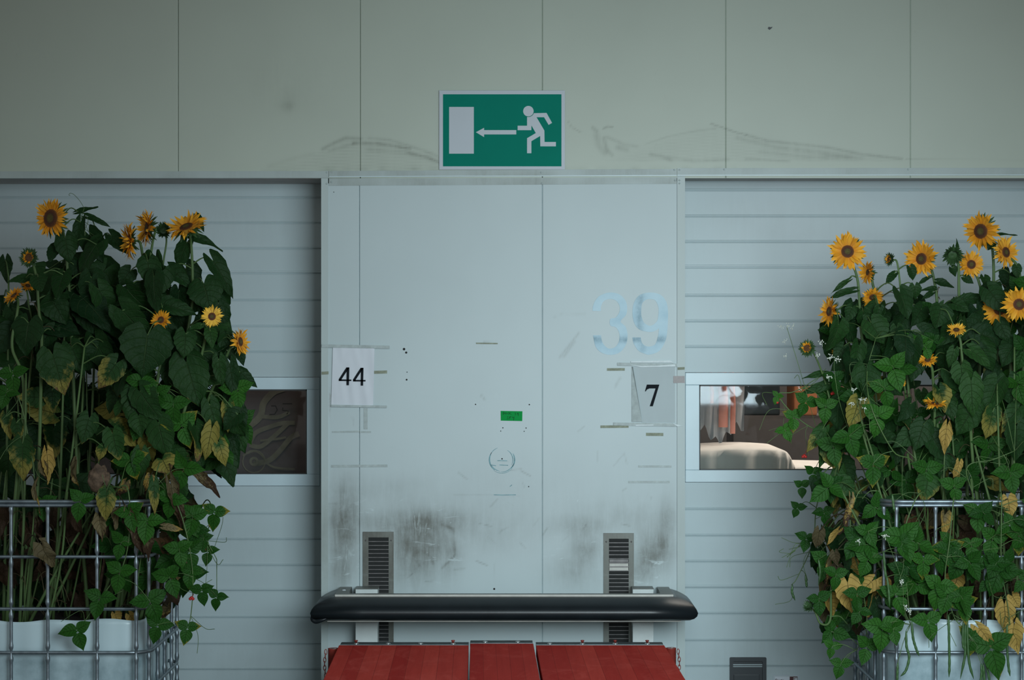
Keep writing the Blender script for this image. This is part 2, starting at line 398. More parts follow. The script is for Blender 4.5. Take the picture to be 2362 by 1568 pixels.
def seg_d(px, pz, a, b):
    ax, az = a; bx, bz = b; dx, dz = bx-ax, bz-az; L = dx*dx+dz*dz+1e-12
    tt = np.clip(((px-ax)*dx+(pz-az)*dz)/L, 0, 1)
    return np.hypot(px-ax-tt*dx, pz-az-tt*dz)
def stroke(px, pz, pts, w):
    d = np.full(px.shape, 1e9)
    for a, b_ in zip(pts[:-1], pts[1:]): d = np.minimum(d, seg_d(px, pz, a, b_))
    return np.exp(-(d/w)**2)
def blob(px, pz, c, rx, rz, ang=0):
    ca, sa = math.cos(ang), math.sin(ang); dx, dz = px-c[0], pz-c[1]
    return np.exp(-(((dx*ca+dz*sa)/rx)**2+((-dx*sa+dz*ca)/rz)**2))

def grid_panel(name, mat, xs, zs, yfun, tone, parent=None, zadj=None):
    """sheet over world x,z grid; tone(px,py in photo pixels of the wall plane) -> r,g,b arrays"""
    xs = np.array(xs); zs = np.array(zs); nx, nz = len(xs), len(zs)
    gx, gz = np.meshgrid(xs, zs); gy = yfun(gx, gz)
    if zadj is not None: gzz = zadj(gx, gz)
    else: gzz = gz
    ppx = 1181+gx*S(0); ppy = 784-(gzz-EYE)*S(0)
    r, g_, b_ = tone(ppx, ppy)
    me = bpy.data.meshes.new(name)
    co = np.stack([gx, gy, gzz], -1).reshape(-1, 3).astype(np.float32)
    i = np.arange(nz-1)[:, None]*nx+np.arange(nx-1)[None, :]
    f = np.stack([i, i+1, i+nx+1, i+nx], -1).reshape(-1, 4)
    me.vertices.add(len(co)); me.vertices.foreach_set('co', co.ravel())
    me.loops.add(f.size); me.loops.foreach_set('vertex_index', f.ravel().astype(np.int32))
    me.polygons.add(len(f)); me.polygons.foreach_set('loop_start', np.arange(0, f.size, 4, dtype=np.int32))
    me.polygons.foreach_set('loop_total', np.full(len(f), 4, dtype=np.int32)); me.update(calc_edges=True)
    at = me.color_attributes.new(name='tone', type='FLOAT_COLOR', domain='POINT')
    at.data.foreach_set('color', np.stack([np.clip(r, 0, 1), np.clip(g_, 0, 1), np.clip(b_, 0, 1), np.ones_like(r)], -1).reshape(-1, 4).astype(np.float32).ravel())
    me.materials.append(mat)
    o = bpy.data.objects.new(name, me); COL.objects.link(o)
    if parent: o.parent = parent
    return o
def seam_xs(x0, x1, step, seams, w=.0022):
    xs = set(np.round(np.arange(x0, x1+1e-6, step), 5))
    for s_ in seams:
        xs = {x for x in xs if abs(x-s_) > w*2.6}
        for d in (-2.3*w, -w*.9, -w*.5, w*.5, w*.9, 2.3*w): xs.add(s_+d)
    return sorted(xs | {x0, x1})
def seam_y(seams, y0, w=.0022, depth=.012, horiz=False):
    def f(gx, gz):
        q = gz if horiz else gx
        y = np.full(gx.shape, y0, dtype=float)
        for s_ in seams: y = np.where(np.abs(q-s_) < w*.7, y0+depth, y)
        return y
    return f

# upper cladding above the dock
SU = [X(p) for p in (-430, -9, 411, 831, 1251, 1674, 2100, 2522)]
def tone_upper(px, py):
    hill = np.interp(px, [600, 700, 760, 800, 860, 930, 1000, 1012], [392, 372, 335, 318, 322, 333, 352, 392])
    inside = 1/(1+np.exp(-(py-hill)/4.0))*(px > 600)*(px < 1013)
    r = .20*inside*(.6+.4*np.sin(py*.9+px*.05))
    for pts, w, k in (([(745, 343), (770, 330), (797, 318), (832, 320)], 4, .45), ([(760, 348), (800, 336), (820, 331)], 4, .25),
                      ([(815, 330), (870, 331), (905, 336), (945, 343)], 3.2, .6), ([(850, 318), (900, 323), (950, 338), (1000, 356), (1012, 362)], 3, .28),
                      ([(940, 352), (985, 362), (1012, 374)], 3, .5), ([(850, 345), (930, 352), (1010, 372)], 5, .18), ([(620, 383), (660, 370), (720, 355)], 5, .12),
                      ([(1368, 294), (1376, 302)], 4, .5), ([(1392, 296), (1402, 292), (1412, 293)], 2.5, .5), ([(1311, 280), (1318, 293), (1340, 305)], 1.6, .4),
                      ([(1376, 312), (1380, 335), (1395, 352)], 7, .35), ([(1392, 318), (1400, 345), (1412, 358)], 4, .35), ([(1425, 340), (1445, 345)], 6, .35),
                      ([(1400, 316), (1440, 333), (1470, 338)], 3.5, .28), ([(1490, 332), (1540, 315), (1600, 303), (1650, 296)], 2, .25), ([(1500, 356), (1525, 360), (1548, 370)], 4, .4),
                      ([(1640, 285), (1672, 296), (1700, 306), (1722, 311)], 2, .55), ([(1722, 311), (1770, 325), (1850, 333), (1910, 340), (1990, 356), (2080, 366)], 3, .4),
                      ([(1700, 318), (1790, 340), (1880, 350), (1960, 362)], 5, .28), ([(1750, 350), (1860, 362), (1990, 364)], 5, .22), ([(1540, 362), (1600, 372), (1680, 368)], 4, .25),
                      ([(1720, 366), (1820, 372)], 3, .25), ([(2090, 367), (2362, 369)], 1.3, .25)):
        r = r+k*stroke(px, py, pts, w)
    h2 = np.interp(px, [1380, 1480, 1560, 1650, 1720, 1850, 2000, 2090], [385, 345, 312, 294, 312, 338, 358, 370])
    r = r+.16/(1+np.exp(-(py-h2)/5.0))*(px > 1385)*(px < 2085)*(py < 372)*(.7+.3*np.sin(py*.8-px*.08))
    r = r+.28*blob(px, py, (665, 245), 18, 14)+.10*blob(px, py, (650, 200), 120, 90)
    r = r+.22*np.exp(-((py-390)/7.0)**2)*(px > 730)*(px < 1700)*(.5+.5*np.sin(px*.13)*np.sin(px*.031))
    return r, .15*inside, r*0
zt = [Z(397)-.03+.008*i for i in range(48)]+[Z(397)+.36+.08*i for i in range(18)]
o = grid_panel('wall_upper', M['upper'], seam_xs(-3.6, 3.6, .011, SU), zt, seam_y(SU, 0.0), tone_upper); struct(o)

# centre panel between the two recessed doors
SM = [X(829), X(1251)]
rs = np.random.RandomState(3)
def tone_center(px, py):
    r = np.zeros_like(px); g_ = np.zeros_like(px); b_ = np.zeros_like(px)
    for c, rx, ry, k in (((790, 1230), 34, 90, .75), ((800, 1150), 30, 50, .3), ((780, 1330), 30, 40, .3), ((875, 1205), 60, 26, .35), ((960, 1250), 60, 60, .7), ((950, 1310), 60, 60, .35),
                         ((1040, 1290), 26, 50, .3), ((1000, 1200), 90, 30, .35), ((1100, 1230), 140, 50, .18), ((1510, 1270), 42, 46, .75), ((1480, 1320), 40, 34, .4), ((1350, 1265), 34, 34, .5),
                         ((1325, 1320), 60, 40, .35), ((1340, 1215), 60, 24, .28), ((1440, 1190), 120, 40, .2), ((1540, 1200), 20, 60, .35), ((900, 1130), 70, 30, .15), ((1150, 1150), 400, 90, .08)):
        r += 1.3*k*blob(px, py, c, rx, ry)
    g_ += np.clip(blob(px, py, (1030, 1260), 50, 70)+.9*blob(px, py, (900, 1190), 110, 40)+.9*blob(px, py, (790, 1300), 40, 80)+blob(px, py, (1500, 1310), 60, 50)+.8*blob(px, py, (1350, 1270), 80, 60), 0, 1)
    for k in range(70):                            # knocks and rub marks low on the panel
        x = rs.uniform(770, 1550); y = rs.triangular(900, 1280, 1360); a = rs.uniform(0, math.pi); L = rs.uniform(6, 34)
        q = stroke(px, py, [(x, y), (x+math.cos(a)*L, y+math.sin(a)*L*.8)], 1.6)
        if rs.rand() < .5: g_ += q*1.2
        else: r += q*rs.uniform(.1, .4)
    for pts, w, k in (([(1290, 825), (1335, 768)], 2.2, .35), ([(1300, 823), (1325, 788)], 3, .3), ([(1270, 735), (1300, 722), (1350, 724)], 1.5, .12), ([(1420, 890), (1430, 872)], 3, .25),
                      ([(1115, 790), (1148, 793)], 1.8, .4), ([(1097, 792), (1112, 794)], 2.2, .2), ([(1415, 1075), (1440, 1045), (1446, 1070)], 1.5, .25), ([(1045, 1140), (1200, 1143)], 1.2, .15),
                      ([(1010, 1205), (1045, 1220), (1050, 1280), (1020, 1310)], 3, .4), ([(970, 1240), (1000, 1300)], 3, .25), ([(1140, 1300), (1142, 1345)], 1.2, .15), ([(1110, 912), (1118, 922)], 1.8, .35)):
        r += k*stroke(px, py, pts, w)
    b_ += .5*blob(px, py, (760, 930), 1.6, 26)+.6*blob(px, py, (763, 915), 1.4, 16)
    return r, g_, b_
def zadj(gx, gz):                                  # the panel's top edge runs slightly out of level
    top = Z(427.5)+(gx-X(757))/(X(1560)-X(757))*(Z(423)-Z(427.5)); k = (gz-gz.min())/(gz.max()-gz.min())
    return gz.min()+k*(top+.01-gz.min())
zs = list(np.arange(.0, .35, .05))+list(np.arange(.35, 1.55, .0072))+list(np.arange(1.55, 2.64, .014))
wc = grid_panel('wall_center', M['center'], seam_xs(X(757), X(1561.5), .0075, SM), zs, seam_y(SM, .001), tone_center, zadj=zadj); struct(wc)
mb = MB(); mb.box((X(745), .02, 0), (X(1576), YR+.12, 4.3)); mb.box((-3.6, .02, Z(411)+.004), (0, YR+.12, 4.3)); mb.box((0, .02, Z(404)+.004), (3.6, YR+.12, 4.3)); struct(mb.build('wall_core', M['dark']))

# jambs: box sides that run back to the recessed doors
def edge_tone(px, py):
    r = .55*(py > 1020)*np.clip((py-1020)/250, 0, 1)*(py < 1380)+.1
    return r
def simple_tone(mb, fn):
    mb.c = [fn(*(1181+p[0]*S(0), 784-(p[2]-EYE)*S(0))) for p in mb.v]
def jamb(name, p0, p1):
    mb = MB(); n = 60; x0, x1 = X(p0), X(p1)
    zz = [i*(Z(411 if p0 < 1000 else 406))/n for i in range(n+1)]
    for i in range(n):
        mb.add([(x0, -.004, zz[i]), (x1, -.004, zz[i]), (x1, -.004, zz[i+1]), (x0, -.004, zz[i+1])], [(0, 1, 2, 3)], smooth=False)
    for xx in (x0, x1): mb.add([(xx, -.004, 0), (xx, YR+.02, 0), (xx, YR+.02, zz[-1]), (xx, -.004, zz[-1])], [(0, 1, 2, 3)], smooth=False)
    simple_tone(mb, lambda a, b_: (min(1, max(0, .45*math.exp(-((b_-1250)/110)**2)*(1 if p0 < 1000 else .35))), .4 if b_ > 1000 else 0, 0, 1))
    return struct(mb.build(name, M['trim'], org=((x0+x1)/2, 0, 0)))
jl = jamb('trim_1', 741, 757); jr = jamb('trim_2', 1562, 1580)
def strip(name, pts, y0=-.006, y1=.03, tone=(.25, 0, 0, 1), mat='trim', lip=True):
    mb = MB(); q = [(X(a), Z(b_)) for a, b_ in pts]; n = 40
    (xa, za), (xb, zb), (xc, zc), (xd, zd) = q     # TL TR BR BL
    for i in range(n):
        f0, f1 = i/n, (i+1)/n
        L = lambda a, b_, f: a+(b_-a)*f
        xs = [L(xa, xb, f0), L(xa, xb, f1), L(xd, xc, f1), L(xd, xc, f0)]; zz = [L(za, zb, f0), L(za, zb, f1), L(zd, zc, f1), L(zd, zc, f0)]
        mb.add([(xs[j], y0, zz[j]) for j in range(4)], [(3, 2, 1, 0)], smooth=False)
        mb.add([(xs[3], y0, zz[3]), (xs[2], y0, zz[2]), (xs[2], y1, zz[2]), (xs[3], y1, zz[3]), (xs[0], y0, zz[0]), (xs[1], y0, zz[1]), (xs[1], y1, zz[1]), (xs[0], y1, zz[0])], [(0, 1, 2, 3), (4, 7, 6, 5)], smooth=False)
    if tone:
        mb.c = [(max(0, tone[0]*(.6+.9*noise.noise(V((p[0]*5, p[2]*9, 3))))), 0, 0, 1) for p in mb.v]
    return struct(mb.build(name, M[mat]))
t3 = strip('trim_3', [(-700, 396), (758, 394.5), (758, 410.5), (-700, 412)])
t4 = strip('trim_4', [(759, 394.5), (1561, 389.5), (1561, 405.5), (759, 408.5)], tone=(.5, 0, 0, 1))
t5 = strip('trim_5', [(759, 411.5), (1561, 408.5), (1561, 424), (759, 428.5)], y0=-.003, tone=(.45, 0, 0, 1))
t6 = strip('trim_6', [(1562, 388), (3100, 386), (3100, 403.5), (1562, 405.5)])
def lipstrip(par, a, b_, th, mat='frame', y=-.010):
    mb = MB(); mb.prism([(X(a[0]), Z(a[1])), (X(b_[0]), Z(b_[1])), (X(b_[0]), Z(b_[1]+th)), (X(a[0]), Z(a[1]+th))], y, y+.01)
    return mb.build('lip', M[mat], par)
lipstrip(t4, (759, 407), (1561, 404), 1.6); lipstrip(t6, (1562, 403.8), (3100, 402), 1.6)
mb = MB(); mb.prism([(X(759), Z(408.4)), (X(1561), Z(405.4)), (X(1561), Z(408.6)), (X(759), Z(411.6))], .004, .02); mb.build('shadow_gap', M['dark'], t5)
for q, (a, b_) in enumerate(((754, 398), (765, 397), (754, 424), (765, 420), (1248, 398), (1250, 423), (1555, 392), (1567, 392), (1557, 416), (1567, 416), (1567, 423), (1670, 391), (2094, 391))):
    mb = MB(); mb.revolve([(.0045, 0), (.004, .002), (.0015, .0032)], (X(a), -.006, Z(b_)), (0, -1, 0), 10)
    mb.build('rivet', M['trim'], t4 if 759 < a < 1561 and b_ < 407 else t5 if 759 < a < 1561 else t3 if a < 759 else t6)
# underside of the lintel over each recess
mb = MB(); mb.box((-3.6, .03, Z(411)+.0), (X(741), YR+.02, Z(411)+.03)); struct(mb.build('trim_7', M['soffit']))
mb = MB(); mb.box((X(1580), .03, Z(404)+.0), (3.6, YR+.02, Z(404)+.03)); struct(mb.build('trim_8', M['soffit']))

# recessed sectional doors with their windows
def sectional(name, x0, x1, lines, heavy, top, win, side):
    root = struct(empty(name, ((x0+x1)/2, YR, 0)))
    zz = lambda p: Z(p, YR)
    wx0, wx1, wy0, wy1, gx0, gx1, gy0, gy1 = win
    prof = []                                     # (z, y) profile from the top down
    ys = sorted(set(lines))
    prof.append((zz(top), YR-.004))
    for q in ys:
        hv = q in heavy; d = .010 if hv else .006
        prof += [(zz(q-(5.5 if hv else 3.6)), YR), (zz(q-(4.5 if hv else 2.8)), YR-.003), (zz(q-1.3), YR-.003), (zz(q-.9), YR+d), (zz(q+(.9 if hv else .5)), YR+d), (zz(q+1.2), YR-.0015), (zz(q+4), YR)]
    prof.append((0.0, YR))
    def sheet(nm, a, b_, za, zb):
        pr = [p for p in prof if zb < p[0] < za]; pr = [(za, YR)]+pr+[(zb, YR)]
        mb = MB(); nx = max(2, int((b_-a)/.12)); vs = []; fs = []; cs = []
        for z_, y_ in pr:
            for i in range(nx+1):
                x_ = a+(b_-a)*i/nx; vs.append((x_, y_, z_)); k = max(0, .10+.3*noise.noise(V((x_*2, z_*3, 1+side))))
                if z_ > zz(top)-.12: k *= .5
                cs.append((k*.5, 0, 0, 1))
        for j in range(len(pr)-1):
            for i in range(nx): fs.append((j*(nx+1)+i, (j+1)*(nx+1)+i, (j+1)*(nx+1)+i+1, j*(nx+1)+i+1))
        mb.add(vs, fs, c=cs, smooth=False); return mb.build(nm, M['door'], root)
    wz0, wz1 = zz(wy0), zz(wy1); wa, wb = X(wx0, YR), X(wx1, YR)
    sheet('door_leaf', x0, x1, zz(top)+.05, wz0); sheet('door_leaf', x0, x1, wz1, 0.0)
    if wa > x0: sheet('door_leaf', x0, wa, wz0, wz1)
    if wb < x1: sheet('door_leaf', wb, x1, wz0, wz1)
    ga, gb, gz0, gz1 = X(gx0, YR), X(gx1, YR), zz(gy0), zz(gy1)
    mb = MB(); f = YR-.012
    for a, b_ in (((wa, f, gz0), (wb, YR+.03, wz0-.002)), ((wa, f, wz1+.002), (wb, YR+.03, gz1)), ((wa, f, gz1), (ga, YR+.03, gz0)), ((gb, f, gz1), (wb, YR+.03, gz0))): mb.box(a, b_, .003)
    wf = mb.build('window_frame', M['frame'], root)
    g = .0048; mb = MB()
    for a, b_ in (((ga, f+.002, gz0-g*1.5), (gb, f+.02, gz0)), ((ga, f+.002, gz1), (gb, f+.02, gz1+g)), ((ga, f+.002, gz1), (ga+g, f+.02, gz0)), ((gb-g, f+.002, gz1), (gb, f+.02, gz0))): mb.box(a, b_)
    mb.build('gasket', M['gasket'], wf)
    mb = MB(); mb.box((ga+.001, f+.012, gz1+.001), (gb-.001, f+.016, gz0-.001)); mb.build('pane', M['glass'], wf)
    mb = MB()
    for a, b_ in (((x0, YR+.04, wz0), (x1, YR+.06, zz(top)+.05)), ((x0, YR+.04, 0), (x1, YR+.06, wz1)), ((x0, YR+.04, wz1), (max(wa, x0)+.01, YR+.06, wz0)), ((wb-.01, YR+.04, wz1), (x1, YR+.06, wz0))): mb.box(a, b_)
    mb.build('door_back', M['dark'], root)
    return root
d1 = sectional('door_1', -3.5, X(741), [456, 514, 573, 630, 692, 752, 811, 1184, 1243, 1303, 1361, 1423, 1484, 1543, 1602], (630, 1361), 427, (-60, 737.5, 869, 1121, -25, 708, 898, 1093), 0)
d2 = sectional('door_2', X(1580), 3.5, [438, 498, 557, 616, 681, 740, 799, 1173, 1234, 1294, 1354, 1414, 1476, 1535, 1595], (616, 1354), 421, (1580.5, 2520, 858.5, 1112.5, 1613, 2487, 887.5, 1083.5), 5)

# recessed handle and sticker on the right door
t = empty('pull_handle', P(1726, 1595, YR-.005), 'black recessed plastic pull handle low on the right-hand sectional door', 'handle')
def rrect(x0, z0, x1, z1, r, k=5):
    o = []
    for cx, cz, a in ((x1-r, z1-r, 0), (x0+r, z1-r, 90), (x0+r, z0+r, 180), (x1-r, z0+r, 270)):
        for i in range(k+1): an = math.radians(a+90*i/k); o.append((cx+r*math.cos(an), cz+r*math.sin(an)))
    return o
def ring(mb, out, inn, y0, y1, yin):
    n = len(out); vs = [(p[0], y0, p[1]) for p in out]+[(p[0], y0, p[1]) for p in inn]+[(p[0], yin, p[1]) for p in inn]+[(p[0], y1, p[1]) for p in out]
    fs = []
    for i in range(n):
        j = (i+1) % n; fs += [(i, j, n+j, n+i), (n+i, n+j, 2*n+j, 2*n+i), (3*n+i, 3*n+j, j, i)]
    fs.append(tuple(range(2*n, 3*n))); mb.add(vs, fs, smooth=False)
y_ = YR-.014
mb = MB(); ring(mb, rrect(X(1683.5, y_), Z(1596, y_), X(1768, y_), Z(1516, y_), .006), rrect(X(1691, y_), Z(1586, y_), X(1759, y_), Z(1525, y_), .006), y_, YR+.001, YR-.0005)
mb.build('bezel', M['handle'], t)
mb = MB(); mb.box((X(1693, y_), YR-.006, Z(1575, y_)), (X(1752, y_), YR-.0005, Z(1556, y_)), .003); mb.build('grip', M['handle'], t)
t = empty('info_sticker', P(1812, 1600, YR-.004), 'small white sticker with maroon corner printed beside the black door handle', 'sticker')
y_ = YR-.0062
def rectp(name, mat, a, b_, yf, th, par):
    mb = MB(); mb.box((X(a[0], yf), yf, Z(a[1], yf)), (X(b_[0], yf), yf+th, Z(b_[1], yf))); return mb.build(name, mat, par)
rectp('sheet', M['signw'], (1784, 1557), (1843, 1600), y_, .002, t)
rectp('border', M['trim'], (1786.6, 1559.4), (1840.5, 1598), y_-.0003, .0003, t)
rectp('face', M['paper'], (1787.4, 1560.2), (1839.7, 1597), y_-.0006, .0003, t)
rectp('corner_block', M['maroon'], (1821.5, 1560.2), (1839.7, 1597), y_-.0009, .0003, t)
for a, b_ in (((1830, 1562.5), (1839, 1564.3)), ((1834, 1565), (1839, 1566.3)), ((1830, 1566.5), (1839, 1572))): rectp('emblem_bar', M['paper'], a, b_, y_-.0012, .0003, t)
mb = MB()
for q in ([(1788, 1572), (1788.5, 1567), (1790.5, 1565), (1792.5, 1567), (1792, 1572)], [(1794, 1572), (1796, 1567)], [(1797.5, 1572), (1799.5, 1567)], [(1801, 1572), (1801.5, 1567.5), (1804, 1567)], [(1804, 1567), (1803.6, 1572)], [(1807, 1567), (1806.5, 1572)]):
    mb.ribbon([(X(a, y_), Z(b_, y_)) for a, b_ in q], .0028, y_-.0009)
mb.build('lettering', M['maroon'], t)

# hall behind the doors: objects standing in for what shows in the panes
mb = MB()
mb.box((-4.6, 4.4, 0), (4.6, 4.5, 3.6)); struct(mb.build('wall_back', M['hallwall']))
for s_, nm in ((-4.6, 'wall_left'), (4.6, 'wall_right')):
    mb = MB(); mb.box((s_, YR+.1, 0), (s_+.05, 4.5, 3.6)); struct(mb.build(nm, M['hallwall']))
mb = MB(); mb.box((-.3, YR+.15, 0), (-.2, 4.4, 3.6)); struct(mb.build('wall_middle', M['hallwall']))
mb = MB(); mb.box((-4.6, YR+.1, 3.6), (4.6, 4.5, 3.65)); struct(mb.build('ceiling_hall', M['hallwall']))
# left: brown board with faded painted swirls
YB = 1.0
t = empty('painted_board', P(600, 1130, YB+.01), 'brown board with faded painted swirls seen through the left window', 'board')
mb = MB(); mb.box((X(-260, YB), YB, 0), (X(900, YB), YB+.03, 2.4)); mb.build('panel', M['board'], t)
sw = [([(520, 1010), (570, 985), (600, 960), (608, 930), (630, 905), (655, 895)], 15), ([(600, 960), (640, 962), (668, 950)], 9), ([(578, 1020), (590, 998), (620, 985), (650, 976), (680, 975)], 10),
      ([(575, 1026), (600, 1030), (625, 1012), (650, 990), (665, 975)], 10), ([(600, 1016), (640, 1012), (660, 1008)], 5), ([(585, 1070), (620, 1062), (645, 1040), (670, 1010), (690, 1000)], 12),
      ([(610, 1065), (635, 1078), (680, 1082)], 5), ([(560, 1050), (585, 1040), (600, 1046), (612, 1060)], 4)]
mb = MB()
for i, (q, w) in enumerate(sw): mb.ribbon(smooth2([(X(a, YB), Z(b_, YB)) for a, b_ in q]), w/S(YB), YB-.001-.0002*i)
for rr_, w in ((8, 6), (26, 3)): mb.ribbon([(X(586+rr_*math.cos(a*.4), YB), Z(1064+rr_*math.sin(a*.4), YB)) for a in range(16)], w/S(YB), YB-.004-rr_*.0001, True)
mb.build('swirls', M['chalk'], t)
mb = MB()
for i, q in enumerate(([(652, 931), (674, 931)], [(653, 940), (652, 946), (666, 948), (662, 955)], [(626, 936), (636, 936), (640, 945), (634, 955), (622, 956)])): mb.ribbon([(X(a, YB), Z(b_, YB)) for a, b_ in q], 2.6/S(YB), YB-.0075)
mb.build('dark_digits', M['boardink'], t)
mb = MB(); pts = [(30, 945), (62, 935), (66, 918), (75, 918), (80, 935), (112, 940), (105, 960), (114, 985), (95, 1005), (60, 985), (42, 965)]
mb.prism([(X(a, YB), Z(b_, YB)) for a, b_ in pts], YB-.006, YB-.001); mb.build('blue_patch', M['cyan'], t)['label'] = 'light blue painted patch'
# right: white made-up stand-in for a van roof, salmon poles, pale sheet, orange carton
t = empty('van_roof_stand_in', (X(1720, 1.5), 1.9, 0), 'white rounded stand-in for a van roof behind the right window pane', 'covered load')
YV = 1.5
top = [(1560, 1040), (1640, 1036), (1720, 1033), (1790, 1036), (1812, 1040), (1824, 1052), (1832, 1070), (1838, 1076), (1990, 1077), (1990, 1140), (1560, 1140)]
mb = MB(); n = 60; pts = smooth2([(X(a, YV), Z(b_, YV)) for a, b_ in top[:8]], 5); pts += [(X(1930, YV), Z(1078, YV))]
vs = []; fs = []
for i, (x_, z_) in enumerate(pts):
    w_ = .018*math.sin(i*1.1)+.012*math.sin(i*2.3)
    vs += [(x_, YV+w_*2, .55), (x_, YV+w_, (z_-.05)), (x_, YV+.012, z_-.012), (x_, YV+.04, z_), (x_, YV+.8, z_), (x_, YV+.85, z_-.03), (x_, YV+.86, .55)]
for i in range(len(pts)-1):
    for j in range(6): fs.append((i*7+j, (i+1)*7+j, (i+1)*7+j+1, i*7+j+1))
mb.add(vs, fs); mb.build('cloth', M['whitesheet'], t)
mb = MB(); mb.box((X(1600, YV), YV+.1, 0), (X(1900, YV), YV+.75, .6)); mb.build('pallet_box', M['hallwall'], t)
for k, (a, w, z0, z1) in enumerate(((1668, .055, 860, 985), (1690, .03, 860, 1000), (1642, .02, 880, 930), (1940, .05, 880, 1070))):
    mb = MB(); mb.tube([P(a, z1, 2.0), P(a+1, (z0+z1)/2, 2.0), P(a-3, z0, 2.0), V((X(a, 2.0), 2.0, 3.6))], w/2, 10)
    tag(mb.build('hanging_strap', M['pink']), ['broad salmon strap', 'narrow salmon strap', 'thin salmon strap', 'salmon strap at the far right'][k]+' hanging in the hall behind the right window', 'strap', 'straps behind the right window')
mb = MB(); vs = []; fs = []; nx = 26
for i in range(nx):
    x_ = X(1590+i*5, 2.2); w_ = .05*math.sin(i*.9)+.02*math.sin(i*2.7)
    zb = Z(1000-18*math.sin(i*.35)+10*math.cos(i*1.3), 2.2)
    vs += [(x_, 2.2+w_, Z(820, 2.2)), (x_+.01, 2.2-w_, Z(900, 2.2)), (x_, 2.2+w_*.6, zb)]
for i in range(nx-1):
    for j in range(2): fs.append((i*3+j, (i+1)*3+j, (i+1)*3+j+1, i*3+j+1))
mb.add(vs, fs); tag(mb.build('plastic_sheet', M['palesheet']), 'pale crumpled plastic sheet hanging behind the upper left of the right window', 'plastic sheet')
mb = MB(); mb.box((X(1832, 2.4), 2.4, Z(958, 2.4)), (X(1885, 2.4), 2.8, Z(870, 2.4)), .01); tag(mb.build('carton', M['orange']), 'orange carton on the rack behind the right window', 'carton')
mb = MB(); mb.box((X(1700, 2.4), 2.42, Z(958, 2.4)), (X(1800, 2.4), 2.8, Z(840, 2.4)), .01); tag(mb.build('black_crate', M['handle']), 'dark crate on the rack behind the right window', 'crate')
t = empty('storage_rack', (X(1890, 2.4), 2.65, 0), 'dark steel storage rack standing in the hall behind the right window', 'rack')
mb = MB(); mb.box((X(1695, 2.4), 2.4, Z(965, 2.4)), (X(2100, 2.4), 2.9, Z(958, 2.4))); mb.build('shelf', M['hallwall'], t)
for xx in (1700, 2095):
    for yy in (2.42, 2.86): mb = MB(); mb.box((X(xx, 2.4)-.02, yy-.02, 0), (X(xx, 2.4)+.02, yy+.02, 3.0)); mb.build('upright', M['hallwall'], t)

# ---------------------------------------------------------------- exit sign
sg = empty('exit_sign', P(1158, 391, -.004), 'green and white emergency exit sign with running man and left arrow', 'sign')
mb = MB(); mb.box((X(1013), -.012, Z(391.5)), (X(1303), -.007, Z(209)), .001); mb.build('plate', M['signw'], sg)
mb = MB(); mb.box((X(1022), -.0128, Z(384)), (X(1295), -.0119, Z(218))); mb.build('green_field', M['signg'], sg)
U = lambda a, b_: (X(990+a/6.947), Z(190+b_/6.947))
mb = MB(); mb.prism([U(*q) for q in ((320, 397), (716, 397), (716, 1145), (320, 1145))], -.0137, -.0127); mb.build('door_symbol', M['signw'], sg)
mb = MB(); mb.prism([U(*q) for q in ((748, 802), (880, 731), (880, 768), (1395, 768), (1395, 837), (880, 837), (880, 880))], -.0137, -.0127); mb.build('arrow_symbol', M['signw'], sg)
arc = [(1589+94*math.cos(math.radians(a)), 465+94*math.sin(math.radians(a))) for a in (100, 84, 68, 52, 36, 20)]
man = [(1568, 558)]+arc+[(1880, 493), (1968, 652), (1913, 685), (1840, 562), (1720, 562), (1845, 775), (1848, 958), (2030, 958), (2030, 1028), (1780, 1028), (1778, 862), (1637, 945), (1637, 1138), (1568, 1138), (1568, 897), (1708, 815), (1637, 693), (1637, 769), (1417, 769), (1417, 698), (1568, 698)]
mb = MB(); mb.prism([U(*q) for q in man], -.0137, -.0127); mb.disc(*U(1589, 465), 84/6.947/S(0), -.0127, 32, .001); mb.build('running_figure', M['signw'], sg)
mb = MB(); mb.prism([(X(1771), Z(66)), (X(1775), Z(69)), (X(1779), Z(66)), (X(1782), Z(62)), (X(1777), Z(63)), (X(1773), Z(62))], -.004, 0)
tag(mb.build('dead_insect', M['handle']), 'tiny dark insect stuck high on the wall above the right door', 'insect')

# ---------------------------------------------------------------- paper notices, number, label, tape
def flat_sheet(pts4, nx, nz, y, amp, seed):
    (a, b_, c_, d_) = [V((X(p[0]), Z(p[1]))) for p in pts4]; vs = []; fs = []
    for j in range(nz+1):
        for i in range(nx+1):
            u, v_ = i/nx, j/nz; p = (a*(1-u)+b_*u)*(1-v_)+(d_*(1-u)+c_*u)*v_
            h = noise.noise(V((u*7-v_*1.5+seed, v_*1.6, seed)))*amp; vs.append((p.x, y-amp-h, p.y))
    for j in range(nz):
        for i in range(nx): fs.append((j*(nx+1)+i, (j+1)*(nx+1)+i, (j+1)*(nx+1)+i+1, j*(nx+1)+i+1))
    return vs, fs
def tapebox(mb, x0, y0, x1, y1, yy=-.0015, slope=0): mb.prism([(X(x0), Z(y0)), (X(x1), Z(y0+slope)), (X(x1), Z(y1+slope)), (X(x0), Z(y1))], yy, yy+.0012)
t = empty('paper_notice', P(815, 938, -.002), 'creased white paper sheet numbered 44 taped to the left edge of the panel', 'paper notice')
mb = MB(); vs, fs = flat_sheet([(768, 801), (864, 803), (861, 937), (764, 936)], 26, 20, -.0035, .0035, 2); mb.add(vs, fs); mb.build('sheet', M['paper'], t)
def digit(polys, U2, y0, th=.0008, mat='ink', par=None, name='digit'):
    mb = MB()
    for q in polys: mb.prism([U2(*p) for p in q], y0-th, y0)
    return mb.build(name, M[mat], par)
k44 = 3.92
U2 = lambda a, b_: (X(720+a/k44), Z(770+b_/k44))
